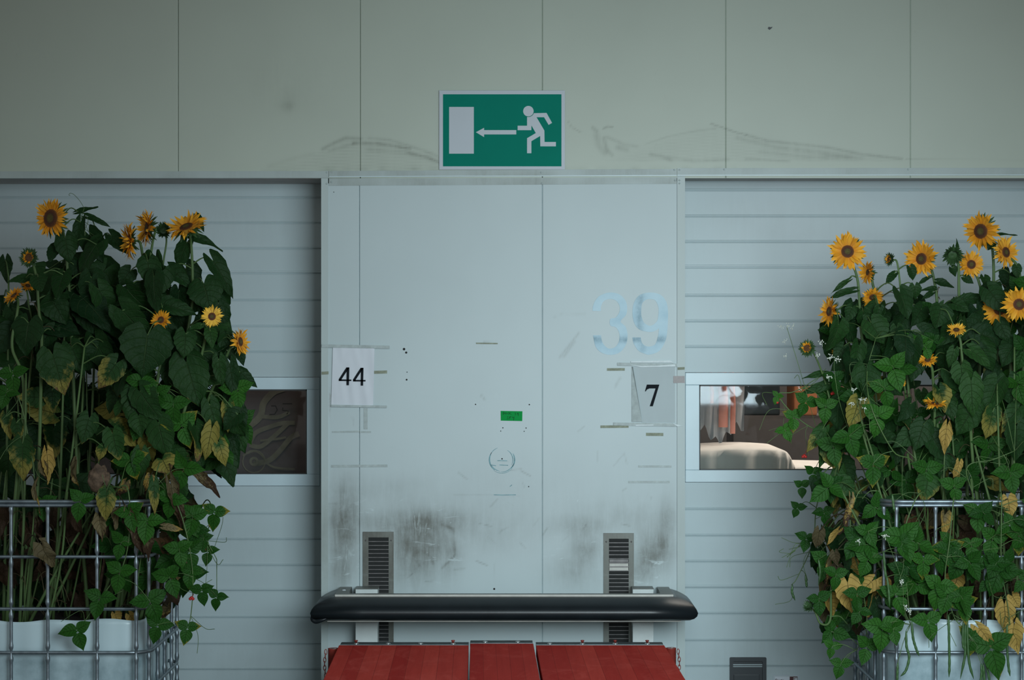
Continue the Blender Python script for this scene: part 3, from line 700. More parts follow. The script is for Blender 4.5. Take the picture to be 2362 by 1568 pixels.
four = lambda ox, oy: [[(312+ox, 302+oy), (338+ox, 302+oy), (266+ox, 412+oy), (266+ox, 424+oy), (243+ox, 424+oy), (243+ox, 408+oy)], [(314+ox, 303+oy), (338+ox, 303+oy), (334+ox, 463+oy), (313+ox, 463+oy)], [(245+ox, 410+oy), (356+ox, 412+oy), (356+ox, 425+oy), (245+ox, 425+oy)]]
digit(four(0, 0), U2, -.0108, par=t); digit(four(128, 4), U2, -.0108, par=t)
for (x0, y0, x1, y1, mt, sl) in ((742, 794, 899, 801, 'tape', 3), (764, 933, 893, 938, 'tape', 2)):
    mb = MB(); tapebox(mb, x0, y0, x1, y1, -.0122, sl); mb.build('tape_strip', M[mt], t)
t = empty('paper_notice', P(1507, 976, -.002), 'grey paper sheet numbered 7 with a curled left edge taped at the right', 'paper notice')
mb = MB(); vs, fs = flat_sheet([(1459, 845), (1557, 845), (1557, 974), (1480, 974)], 18, 16, -.001, .0015, 8); mb.add(vs, fs); mb.build('sheet', M['plastic_sleeve'], t)
mb = MB(); p = [P(1457, 845, -.004), P(1460, 846, -.016), P(1481, 972, -.012), P(1457, 973, -.004)]; mb.add(p+[P(1459, 845, -.002)], [(0, 3, 2, 1)], smooth=False); mb.build('curled_edge', M['tape'], t)
U3 = lambda a, b_: (X(1340+a/3.265), Z(650+b_/3.265))
digit([[(496, 773), (590, 773), (541, 936), (518, 936), (562, 802), (515, 802), (497, 810), (488, 824), (482, 823), (490, 795)]], U3, -.0055, par=t)
for q in ((1424, 836, 1562, 843), (1415, 974, 1560, 981)): mb = MB(); tapebox(mb, *q, -.0065, 2.5); mb.build('tape_strip', M['tape'], t)
for q in ([(1452, 841), (1480, 844), (1520, 843), (1556, 840), (1558, 845), (1520, 846), (1480, 847)], [(1466, 979), (1507, 979), (1508, 981), (1466, 982)], [(1550, 975), (1562, 979), (1574, 982), (1562, 983)], [(1455, 833), (1546, 831), (1554, 838), (1548, 836), (1455, 836)]):
    mb = MB(); mb.prism([(X(a), Z(b_)) for a, b_ in q], -.0085, -.006); mb.build('crinkled_tape', M['tapelight'], t)
tl = [('olive tape residue left of the sheet numbered 7', 'tapeolive', [(1400, 849, 1441, 855)]), ('long olive tape residue below the sheet numbered 7', 'tapeolive', [(1385, 981, 1450, 987)]),
      ('ragged olive tape scrap lowest under the sheet numbered 7', 'tapeolive', [(1490, 998, 1530, 1005)]), ('dull tape mark beside the right middle of the sheet numbered 44', 'tapeolive', [(863, 855, 893, 862)]),
      ('thin clear tape strip, upper of the two below sheet 7', 'tape', [(1472, 1073, 1549, 1078)]), ('thin clear tape strip, lower of the two below sheet 7', 'tape', [(1449, 1109, 1545, 1114)]),
      ('faint tape residue low under the sheet numbered 44', 'tape', [(766, 994, 830, 998), (829, 994, 856, 998)]), ('lowest faint tape strip below the sheet numbered 44', 'tape', [(764, 1072, 894, 1078)]),
      ('brown tape scrap on the right door jamb', 'tapebrown', [(1553, 867, 1579, 883)]), ('olive tape mark on the left door jamb', 'tapeolive', [(742, 857, 758, 864)]), ('small olive tape mark on the right door jamb', 'tapeolive', [(1563, 847, 1579, 853)]),
      ('broad faint vertical tape trace under the sheet numbered 44', 'tape', [(839, 941, 848, 990)]), ('grey tape scrap on the panel centre above the green label', 'tapeolive', [(1098, 790, 1148, 793)])]
for lab, mt, bx in tl:
    mb = MB()
    for bx_ in bx: tapebox(mb, *bx_, -.0016 if bx_[0] > 757 and bx_[2] < 1562 else -.0062, R.uniform(-1, 1))
    tag(mb.build('tape_strip', M[mt]), lab, 'tape', 'tape remains on the dock panel')
# wall numeral 39
nm = empty('wall_numeral', P(1453, 818, -.001), 'large pale blue reflective number 39 on the grey panel', 'numeral')
three = [(88, 219), (90, 185), (112, 135), (150, 100), (220, 80), (290, 95), (334, 140), (348, 195), (338, 250), (298, 298), (338, 340), (351, 410), (335, 480), (285, 535), (215, 549), (150, 530), (110, 485), (91, 402)]
three_in = [(151, 402), (158, 445), (180, 482), (215, 503), (262, 488), (288, 440), (288, 385), (262, 342), (222, 328), (221, 280), (262, 268), (290, 225), (290, 180), (265, 142), (218, 128), (172, 145), (152, 185), (150, 219)]
nine_o = [(388, 418), (396, 460), (430, 515), (480, 541), (520, 547), (590, 520), (634, 450), (650, 370), (655, 230), (642, 150), (600, 98), (525, 80), (445, 98), (402, 150), (388, 225), (400, 305), (440, 358), (515, 377), (560, 368), (588, 350), (583, 400), (565, 460), (545, 480), (510, 487), (478, 478), (458, 455), (450, 418)]
nine_h = [(453, 230), (460, 165), (490, 135), (522, 129), (560, 140), (583, 190), (583, 250), (570, 300), (525, 331), (480, 312), (458, 270)]
def numeral(outer, holes, name):
    bm = bmesh.new(); E_ = []
    for lp in [outer]+holes:
        q = [U3(*p) for p in lp]; vv = [bm.verts.new((a, -.0012, b_)) for a, b_ in q]
        E_ += [bm.edges.new((vv[i], vv[(i+1) % len(vv)])) for i in range(len(vv))]
    bmesh.ops.triangle_fill(bm, use_beauty=True, use_dissolve=False, edges=E_)
    bmesh.ops.subdivide_edges(bm, edges=bm.edges[:], cuts=2, use_grid_fill=True)
    mb = MB(); mb.bm(bm, False); cs = []
    for p in mb.v:
        px, py = 1181+p[0]*S(0), 784-(p[2]-EYE)*S(0)
        k = .8*math.exp(-((px-1476)/9)**2)*(py < 765)+.9*math.exp(-((py-783)/8)**2)*(px > 1400 or px < 1390)+.6*math.exp(-((px-1482)/10)**2-((py-797)/14)**2)
        cs.append((min(1, k), 0, 0, 1))
    mb.c = cs; return mb.build(name, M['numeral'], nm)
def sm(l, n=4):
    return smooth2(l, n)
numeral(sm(three)+sm(three_in), [], 'digit_three')
ni = sm(nine_o[:20])+sm(nine_o[20:]); hh = sm(nine_h+[nine_h[0]])[:-1]
numeral(ni, [hh], 'digit_nine')
# green label
gl_ = empty('green_label', P(1180, 971, -.001), 'small green label with handwritten dock code on the grey panel', 'label')
mb = MB(); mb.prism([(X(1155), Z(947.5)), (X(1205), Z(948.3)), (X(1204.6), Z(970.8)), (X(1155.3), Z(969.8))], -.0022, -.0005); mb.build('sticker', M['greenlabel'], gl_)
U4 = lambda a, b_: (X(1060+a/5.81), Z(900+b_/5.81))
mb = MB()
for q in ([(583, 290), (583, 322)], [(583, 290), (600, 295), (603, 312), (583, 322)], [(620, 298), (610, 310), (620, 322), (632, 312), (622, 298)], [(655, 298), (642, 310), (655, 324)], [(665, 292), (665, 324)], [(690, 296), (667, 310), (694, 324)],
          [(738, 302), (756, 304), (746, 316), (758, 326), (740, 332)], [(786, 318), (772, 316), (774, 304), (788, 306), (786, 342)], [(638, 352), (655, 353), (645, 366), (656, 380), (632, 386)], [(672, 352), (668, 388)], [(672, 352), (694, 350)], [(670, 368), (688, 366)], [(712, 350), (708, 370), (732, 368)], [(732, 350), (722, 404)]):
    mb.ribbon([U4(*p) for p in q], .0017, -.0026)
mb.build('handwriting', M['ink'], gl_)
# ring stain and drill holes stay part of the panel
mb = MB()
for a0, a1, r_, w_ in ((200, 250, 29, 1.2), (125, 215, 29, 3.0), (100, 150, 27, 1.4), (20, 95, 28, 1.5), (-30, 45, 29, 2.8), (-60, 30, 25, 1.6), (40, 130, 31, 1.0)):
    seg = [math.radians(a0+(a1-a0)*i/14) for i in range(15)]
    mb.ribbon([(X(1158+r_*math.cos(a)), Z(1060+r_*math.sin(a))) for a in seg], [w_*(.35+.65*math.sin(math.pi*i/14))/S(0) for i in range(15)], -.0006)
for q in ([(1147, 1062), (1170, 1062.5)], [(1152, 1072), (1172, 1073)], [(1133, 1072), (1144, 1074)], [(1139, 1141), (1158, 1141.6), (1190, 1141)], [(1176, 1122), (1181, 1118)]): mb.ribbon([(X(a), Z(b_)) for a, b_ in q], 1.5/S(0), -.0006)
mb.build('ring_stain', M['teal'], wc)
for (a, b_, r_) in ((1097, 932.5, 1.5), (1221, 933, 1.6), (1160, 986.5, 1.4), (1155, 994, 1.2), (1213.5, 987, 1.4), (1209, 994.5, 1.2), (1158, 1058, 1.7), (1219.5, 1122, 1.4), (938, 875.5, 2.1), (932, 805, 3), (937, 813, 2.6), (939, 858, 1.2), (770, 443, 1), (1140, 1358, 2.4)):
    mb = MB(); mb.disc(X(a), Z(b_), r_/S(0), .0002, 10, .0006); mb.build('drill_hole', M['dark'], wc)

# ---------------------------------------------------------------- slotted grilles behind the bumper
def grille(x0, x1, ix0, ix1, yt, iyt, light, lab):
    t = empty('wall_grille', (X((x0+x1)/2), 0, Z(1600)), lab, 'grille', 'louvred grilles in the grey panel')
    zb = Z(1600); w = .006
    mb = MB(); mb.prism([(X(x0), zb), (X(x0), Z(yt)), (X(ix0), Z(iyt)), (X(ix0), zb)], -w, .0); mb.prism([(X(x1), zb), (X(ix1), zb), (X(ix1), Z(iyt)), (X(x1), Z(yt))], -w, .0)
    mb.prism([(X(x0), Z(yt)), (X(x1), Z(yt)), (X(ix1), Z(iyt)), (X(ix0), Z(iyt))], -w, .0)
    simple_tone(mb, lambda a, b_: (.75 if a < 1100 else .45, .3, .1, 1)); mb.build('frame', M['ventframe'], t)
    mb = MB(); mb.box((X(ix0), -.002, zb), (X(ix1), -.0005, Z(iyt))); mb.build('backing', M['dark'], t)
    mb = MB(); q = iyt+8.5
    while q < 1590:
        mb.prism([(X(ix0), Z(q)), (X(ix1), Z(q)), (X(ix1), Z(q+1.7)), (X(ix0), Z(q+1.7))], -.0075, -.002); q += 9.2
    mb.build('slats', M['louver'], t)
    for a in ((x0+ix0)/2, (x1+ix1)/2):
        mb = MB(); mb.revolve([(.0042, 0), (.0035, .0022), (.001, .003)], (X(a), -w, Z(yt+20)), (0, -1, 0), 10); mb.build('screw', M['louver'], t)
    for (a, b_, mt) in light:
        mb = MB(); mb.box((X(ix0+1), -.006, Z(b_)), (X(ix1-1), -.003, Z(a))); mb.build('blanking_plate', M[mt], t)
    return t
grille(837, 908, 850, 896.5, 1226, 1239, [], 'tall grimy louvred grille left behind the rubber bumper')
grille(1392, 1462, 1404.5, 1450, 1229, 1242, [(1290, 1296, 'louver'), (1299, 1306, 'tray'), (1308, 1315, 'tray')], 'tall louvred grille with pale blanked slots, right behind the bumper')

# ---------------------------------------------------------------- bumper bar with white posts
bp = empty('dock_bumper', (X(1163, -.4), -.2, .2), 'black rubber bumper bar on two white posts across the dock panel', 'bumper')
def sweep(path, prof, name, mat, endcap=True):
    """path [(x,y)] seen from above, prof [(out, z)], mitred at the corners"""
    n = len(path); vs = []; m_ = len(prof)
    for i in range(n):
        def nrm(a, b_):
            d = V((b_[0]-a[0], b_[1]-a[1])).normalized(); return V((d.y, -d.x))
        if i == 0: q = nrm(path[0], path[1])
        elif i == n-1: q = nrm(path[-2], path[-1])
        else:
            n1, n2 = nrm(path[i-1], path[i]), nrm(path[i], path[i+1]); q = (n1+n2); q = q/(q.length**2)*2
        for o_, z_ in prof: vs.append((path[i][0]+q.x*o_, path[i][1]+q.y*o_, z_))
    fs = []
    for i in range(n-1):
        for j in range(m_-1): fs.append((i*m_+j, (i+1)*m_+j, (i+1)*m_+j+1, i*m_+j+1))
        fs.append((i*m_+m_-1, (i+1)*m_+m_-1, (i+1)*m_, i*m_))
    fs += [tuple(range(m_)), tuple(range((n-1)*m_, n*m_))[::-1]]
    mb = MB(); mb.add(vs, fs); o = mb.build(name, mat, bp)
    for p in o.data.polygons: p.use_smooth = False
    return o
yl = -.39; xl, xr = X(773, yl), X(1553, yl); zt_ = Z(1373, yl)
path = [(xl, -.02), (xl, -.2), (xl, yl)]+[(xl+(xr-xl)*i/12, yl) for i in range(1, 12)]+[(xr, yl), (xr, -.2), (xr, -.02)]
nose = [(0, -.004), (.02, -.008), (.045, -.017), (.072, -.030), (.092, -.043), (.106, -.058), (.112, -.074), (.108, -.090), (.095, -.103), (.075, -.112), (.05, -.116), (.02, -.118), (0, -.118)]
rb = sweep(path, [(a, zt_+b_) for a, b_ in nose], 'rubber_profile', M['rubber'])
for p in rb.data.polygons: p.use_smooth = len(p.vertices) == 4
sweep(path, [(-.058, zt_), (-.058, zt_+.004), (.002, zt_+.004), (.002, zt_-.005), (.0, zt_-.005), (.0, zt_)], 'top_tray', M['trayg'])
sweep([p for p in path if p[1] == yl], [(.002, zt_-.0055), (.002, zt_+.0045), (.0045, zt_+.0045), (.0045, zt_-.0055)], 'tray_edge', M['tray'])
sweep(path, [(-.058, zt_-.118), (-.058, zt_-.124), (.035, zt_-.124), (.035, zt_-.118)], 'bottom_tray', M['tray'])
sweep(path, [(-.058, zt_), (-.058, zt_-.12), (-.052, zt_-.12), (-.052, zt_)], 'tray_web', M['trayg'])
mb = MB(); q = [(X(722, -.5), -.49, Z(1417, -.5)), (X(719.5, -.5), -.47, Z(1428, -.5)), (X(727, -.5), -.47, Z(1434, -.5)), (X(742, -.5), -.48, Z(1431, -.5)), (X(756, -.5), -.48, Z(1426, -.5))]
mb.tube(smooth_path(q, 5), [.006+.007*math.sin(math.pi*min(1, i/18)) for i in range(21)], 10); mb.build('torn_flap', M['rubber'], bp)
mb = MB(); mb.revolve([(.010, 0), (.010, .002), (.006, .004)], (X(793, -.2), -.19, zt_+.004), (0, 0, 1), 14); mb.build('glint_disc', M['paper'], bp)  # pale disc painting in a bluish light reflection on the tray
for a, b_ in ((820, 871), (1459.5, 1507.5)):
    x0, x1 = X(a, -.14), X(b_, -.14); zp = Z(1359, -.14)
    mb = MB(); mb.box((x0, -.14, .0), (x1, -.012, zp), .002); po = mb.build('post', M['post'], bp)
    mb = MB(); mb.box((x0-.002, -.142, zp), (x1+.002, -.010, zp+.003), .001); mb.build('post_cap', M['trayg'], po)
    for k in range(2):
        mb = MB(); mb.box((x0+.01+k*.05, yl+.05, zt_-.08+0*k), (x0+.03+k*.05, -.13, zt_-.06)); mb.build('bracket', M['trayg'], po)

# ---------------------------------------------------------------- red loading ramp
yd = -.75; zd = Z(1488, yd); yaw = math.radians(.83)
rp = empty('loading_ramp', (0, -1.6, 0), 'red planked loading ramp with three deck sections in front of the dock', 'ramp')
def dpt(px_, y):                                   # deck point: x at the back edge px, run forward with a small yaw
    return X(px_, yd)+(yd-y)*math.tan(yaw)
def deckboard(pa, pb, zt2, n_planks, seed, th=.05):
    mb = MB(); y0, y1 = yd, -3.3; vs = []; uv = []
    for y in (y0, y1):
        for p_, u in ((pa, seed), (pb, seed+n_planks)): vs.append((dpt(p_, y), y, zt2)); uv.append((u, y))
    ny = 12; vs = []; uv = []; fs = []
    nx = n_planks
    for j in range(ny+1):
        y = y0+(y1-y0)*j/ny
        for i in range(nx+1):
            vs.append((dpt(pa+(pb-pa)*i/nx, y), y, zt2)); uv.append((seed+i+(0.0005 if i < nx else -.0005), y))
    for j in range(ny):
        for i in range(nx): fs.append((j*(nx+1)+i, (j+1)*(nx+1)+i, (j+1)*(nx+1)+i+1, j*(nx+1)+i+1))
    b0 = len(vs)
    for (p_, y) in ((pa, y0), (pb, y0), (pb, y1), (pa, y1)): vs += [(dpt(p_, y), y, zt2), (dpt(p_, y), y, zt2-th)]; uv += [(seed+.5, 0)]*2
    for k in range(4):
        a = b0+2*k; c_ = b0+2*((k+1) % 4); fs.append((a, c_, c_+1, a+1))
    mb.add(vs, fs, uv, smooth=False); return mb.build('deck_section', M['planks'], rp)
deckboard(782, 1081, zd, 9, 0); deckboard(1084.5, 1230, zd+.008, 5, 20); deckboard(1236.5, 1532, zd, 9, 40)
for a, b_, zo in ((786, 1081, 0), (1084.5, 1228.5, .008), (1236, 1529, 0)):
    mb = MB(); mb.box((X(a, yd+.05), yd+.002, zd+zo-.012), (X(b_, yd+.05), yd+.10, zd+zo+.003), .002); mb.build('hinge_plate', M['galvflat'], rp)
for a, zo, red in ((821, 0, 1), (895, 0, 0), (970, 0, 0), (1045, 0, 1), (1119, .008, 0), (1194, .008, 0), (1268, 0, 0), (1343.5, 0, 1), (1419, 0, 1), (1493, 0, 1)):
    c_ = (X(a, yd+.03), yd+.03, zd+zo+.003)
    mb = MB(); mb.revolve([(.016, 0), (.014, .003), (.007, .006), (.001, .007)], c_, (0, 0, 1), 14); bo = mb.build('bolt', M['chrome'], rp)
    if red: mb = MB(); mb.revolve([(.006, 0), (.006, .011), (.0085, .011), (.0085, .017), (.001, .018)], (c_[0], c_[1]+.006, c_[2]), (0, 0, 1), 10); mb.build('stud', M['redp'], bo)
for sgn, (pa, pb, zt3) in ((-1, (757, 782, 1495)), (1, (1536, 1559, 1494))):
    xa, xb = X(pa, -.76), X(pb, -.76); cx = (xa+xb)/2; r_ = (xb-xa)/2+.001; zc = Z(zt3, -.76)
    mb = MB(); mb.revolve([(r_, -.36), (r_, -.003), (r_+.0012, 0), (r_-.003, .001), (r_-.005, -.01), (r_-.006, -.05)], (cx, -.76, zc), (0, 0, 1), 24); po = mb.build('stake_pocket', M['redp'], rp)
    mb = MB(); mb.revolve([(r_*.68, -.02), (r_*.68, -.0), (r_*.2, .002)], (cx, -.76, zc), (0, 0, 1), 20); mb.build('pin', M['chrome'], po)
    mb = MB(); x0 = cx+sgn*(r_+.007)
    for k in range(16):                            # chain links alternate their plane
        zc2 = zc-.012-k*.0185; x1 = x0+sgn*.006*math.sin(k*.5); pts = []
        for j in range(13):
            a = 2*math.pi*j/12; u, v_ = .0058*math.cos(a), .0125*math.sin(a)
            pts.append((x1+(u if k % 2 == 0 else 0), -.80+(0 if k % 2 == 0 else u), zc2+v_))
        mb.tube(pts, .0019, 6, caps=False)
    mb.build('chain', M['redp'], po)
for x_ in (-.78, .68):
    for y_ in (-.95, -2.9): mb = MB(); mb.box((x_-.04, y_-.04, 0), (x_+.04, y_+.04, zd-.05)); mb.build('leg', M['redp'], rp)
for x_ in (-.78, -.1, .68): mb = MB(); mb.box((x_-.03, -3.2, zd-.13), (x_+.03, -.8, zd-.05)); mb.build('beam', M['redp'], rp)
# ---------------------------------------------------------------- caged tote planters
YF, YK = -1.29, -.29
RZ = [1.120, .879, .646, .450, .283, .17]
def rr_path(x0, y0, x1, y1, r, k=7):
    o = []
    for cx, cy, a in ((x1-r, y1-r, 0), (x0+r, y1-r, 90), (x0+r, y0+r, 180), (x1-r, y0+r, 270)):
        for i in range(k+1): an = math.radians(a+90*i/k); o.append((cx+r*math.cos(an), cy+r*math.sin(an)))
    return o
def tote(xa, flip, lab):
    """xa = world x of the side that faces the dock; the tote runs 1.2 m outwards"""
    sgn = 1 if not flip else -1
    xb = xa+sgn*1.2; x0, x1 = min(xa, xb), max(xa, xb)
    t = empty('caged_tote_planter', ((x0+x1)/2, (YF+YK)/2, 0), lab, 'planter', 'caged tote planters flanking the dock')
    def ringtube(z, r_, name, off=0):
        p = rr_path(x0+off, YF+off, x1-off, YK-off, .10); p = [V((a, b_, z)) for a, b_ in p]; p.append(p[0].copy())
        mb = MB(); mb.tube(p, r_, 10, caps=False); return mb.build(name, M['galv'], t)
    top_ = ringtube(RZ[0]+.006, .0095, 'top_rail'); ringtube(RZ[0]-.011, .0085, 'top_rail')
    for z in RZ[1:]: ringtube(z, .0080, 'cage_rail')
    def bar(x, y, z0=.12):
        pts = []; rr_ = []; z = z0; zt_ = RZ[0]-.012; n = 90
        for i in range(n+1):
            z = z0+(zt_-z0)*i/n; d = min(abs(z-q) for q in RZ); k = 1.0
            if .012 < d < .045: k = 1.0+.35*math.sin(math.pi*(d-.012)/.033)
            elif d <= .012: k = .75
            pts.append(V((x, y, z))); rr_.append(.0082*k)
        mb = MB(); mb.tube(pts, rr_, 10); mb.build('cage_bar', M['galv'], t)
    for u in (.057, .232, .453, .617, .78, .968, 1.143):
        x = xa+sgn*u; bar(x, YF-.002)
        if u in (.232, .617, .968): bar(x, YK)
    for y in (-1.215, -1.0, -.78, -.55, -.36):
        bar(xa+sgn*(.004 if y > -1.2 else .012), y)
        if y in (-1.0, -.55): bar(xb, y)
    # cut-down inner tank with fluted walls
    base = rr_path(x0+.035, YF+.035, x1-.035, YK-.035, .10, 12); dense = []
    nn = len(base)
    for i in range(nn):
        a, b_ = V(base[i]), V(base[(i+1) % nn]); m_ = max(1, int((b_-a).length/.014))
        for k in range(m_): dense.append(a+(b_-a)*k/m_)
    vs = []; fs = []; n = len(dense); cx, cy = (x0+x1)/2, (YF+YK)/2; L = 0; zs_ = [.14, .2, .3, .42, .47, .53, .57, 0]
    for j, z in enumerate(zs_):
        L = 0
        for i, p in enumerate(dense):
            L += (dense[i]-dense[i-1]).length
            fl = .0095*math.sin(L*2*math.pi/.115)*(.35 if z > .45 or j == 7 else .6)
            d = (p-V((cx, cy))); d.normalize(); q = p-d*(.006-fl)*(1 if j < 99 else 0)
            zz = z if j < 7 else .590+.0045*math.sin(L*9)+.004*math.sin(L*23+1)
            if 0 < j < 4: q = q-d*.004
            vs.append((q.x, q.y, zz))
    m_ = len(zs_)
    for j in range(m_-1):
        for i in range(n): i2 = (i+1) % n; fs.append((j*n+i, j*n+i2, (j+1)*n+i2, (j+1)*n+i))
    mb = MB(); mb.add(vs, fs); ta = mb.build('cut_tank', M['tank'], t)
    so = ta.modifiers.new('wall', 'SOLIDIFY'); so.thickness = .004; so.offset = -1
    mb = MB()
    for a in (x0+.02, (x0+x1)/2-.06, x1-.14):
        for b_ in (YF+.02, (YF+YK)/2-.06, YK-.14): mb.box((a, b_, 0), (a+.12, b_+.12, .11), .01)
    for b_ in (YF+.02, (YF+YK)/2-.05, YK-.12): mb.box((x0+.02, b_, .1), (x1-.02, b_+.1, .125))
    mb.box((x0+.01, YF+.01, .12), (x1-.01, YK-.01, .135)); mb.build('pallet', M['pallet'], t)
    mb = MB(); vs = []; fs = []; nx, ny = 30, 24
    for j in range(ny+1):
        for i in range(nx+1):
            x = x0+.06+(x1-x0-.12)*i/nx; y = YF+.06+(YK-YF-.12)*j/ny; vs.append((x, y, .545+.02*noise.noise(V((x*9, y*9, 0)))))
    for j in range(ny):
        for i in range(nx): fs.append((j*(nx+1)+i, j*(nx+1)+i+1, (j+1)*(nx+1)+i+1, (j+1)*(nx+1)+i))
    mb.add(vs, fs); tag(mb.build('soil', M['soil']), 'dark soil in the '+('left' if flip else 'right')+' tote under the plant stems', 'soil', kind='stuff')
    return t
tote(-1.626, True, 'steel-caged white plastic tote planter with sunflowers at the left')
tote(1.665, False, 'steel-caged white plastic tote planter with sunflowers and beans at the right')

# ---------------------------------------------------------------- leaf, petal and head builders
SUNW = [.46, .78, .95, 1.0, .98, .91, .80, .66, .50, .33, .17, 0.02]
BEANW = [.20, .66, .92, 1.0, .99, .92, .80, .65, .47, .28, .12, 0.01]
def add_leaf(mb, base, tipdir, nrm, L, Wd, kind='sun', droop=.35, fold=.18, tone=(0, .5, 0), seed=0, crumple=0, res=(11, 8)):
    """base = where the petiole meets the blade; tipdir, nrm world vectors; L length, Wd full width"""
    t = V(tipdir).normalized(); n = V(nrm); n = (n-t*n.dot(t))
    n = n.normalized() if n.length > 1e-4 else t.orthogonal().normalized()
    x = t.cross(n); base = V(base)
    T = SUNW if kind != 'bean' else BEANW; nv, nu = len(T)-1, res[1]
    lobe = .30 if kind == 'sun' else .07
    vs = []; uv = []; fs = []; rg = random.Random(seed); ph = rg.uniform(0, 9); wav = .05 if kind == 'sun' else .022
    tw = rg.uniform(-.35, .35)
    for i in range(nv+1):
        v_ = i/nv
        for j in range(nu+1):
            u = -1+2*j/nu; au = abs(u)
            w = T[i]*Wd/2
            if kind == 'sun' and au == 1 and 0 < i < nv: w *= 1.05 if i % 2 else .96
            yy = v_*L-lobe*L*math.sin(min(1, au)*math.pi*.60)*(1-v_)**3.0
            zz = fold*au*w*1.0+wav*L*math.sin(v_*9+ph+u*2)*au*au+wav*.5*L*math.sin(u*7+ph+v_*4)*(1-v_)*au
            xx = u*w
            a = droop*(yy/L)                      # bend along the length
            y2 = yy*math.cos(a*.5); z2 = -yy*math.sin(a*.5)+zz
            ca, sa = math.cos(tw*v_), math.sin(tw*v_); xx, z2 = xx*ca-zz*sa, z2+xx*sa*.6
            p = base+x*xx+t*y2+n*z2
            if crumple: p += noise.noise_vector(p*22+V((seed, 0, 0)))*crumple*L
            vs.append(p); uv.append((u, v_))
    for i in range(nv):
        for j in range(nu): fs.append((i*(nu+1)+j, i*(nu+1)+j+1, (i+1)*(nu+1)+j+1, (i+1)*(nu+1)+j))
    mb.add(vs, fs, uv, (tone[0], tone[1], tone[2], 1))
def petiole(mb, a, b_, r=.0032, lift=.25, out=None, k=6):
    a, b_ = V(a), V(b_); d = b_-a; m_ = a+d*.55+V((0, 0, lift*d.length))
    if out is not None: m_ += out*.02
    mb.tube(smooth_path([a, m_, b_], 5), [r*1.25]*4+[r]*7, k, caps=False)

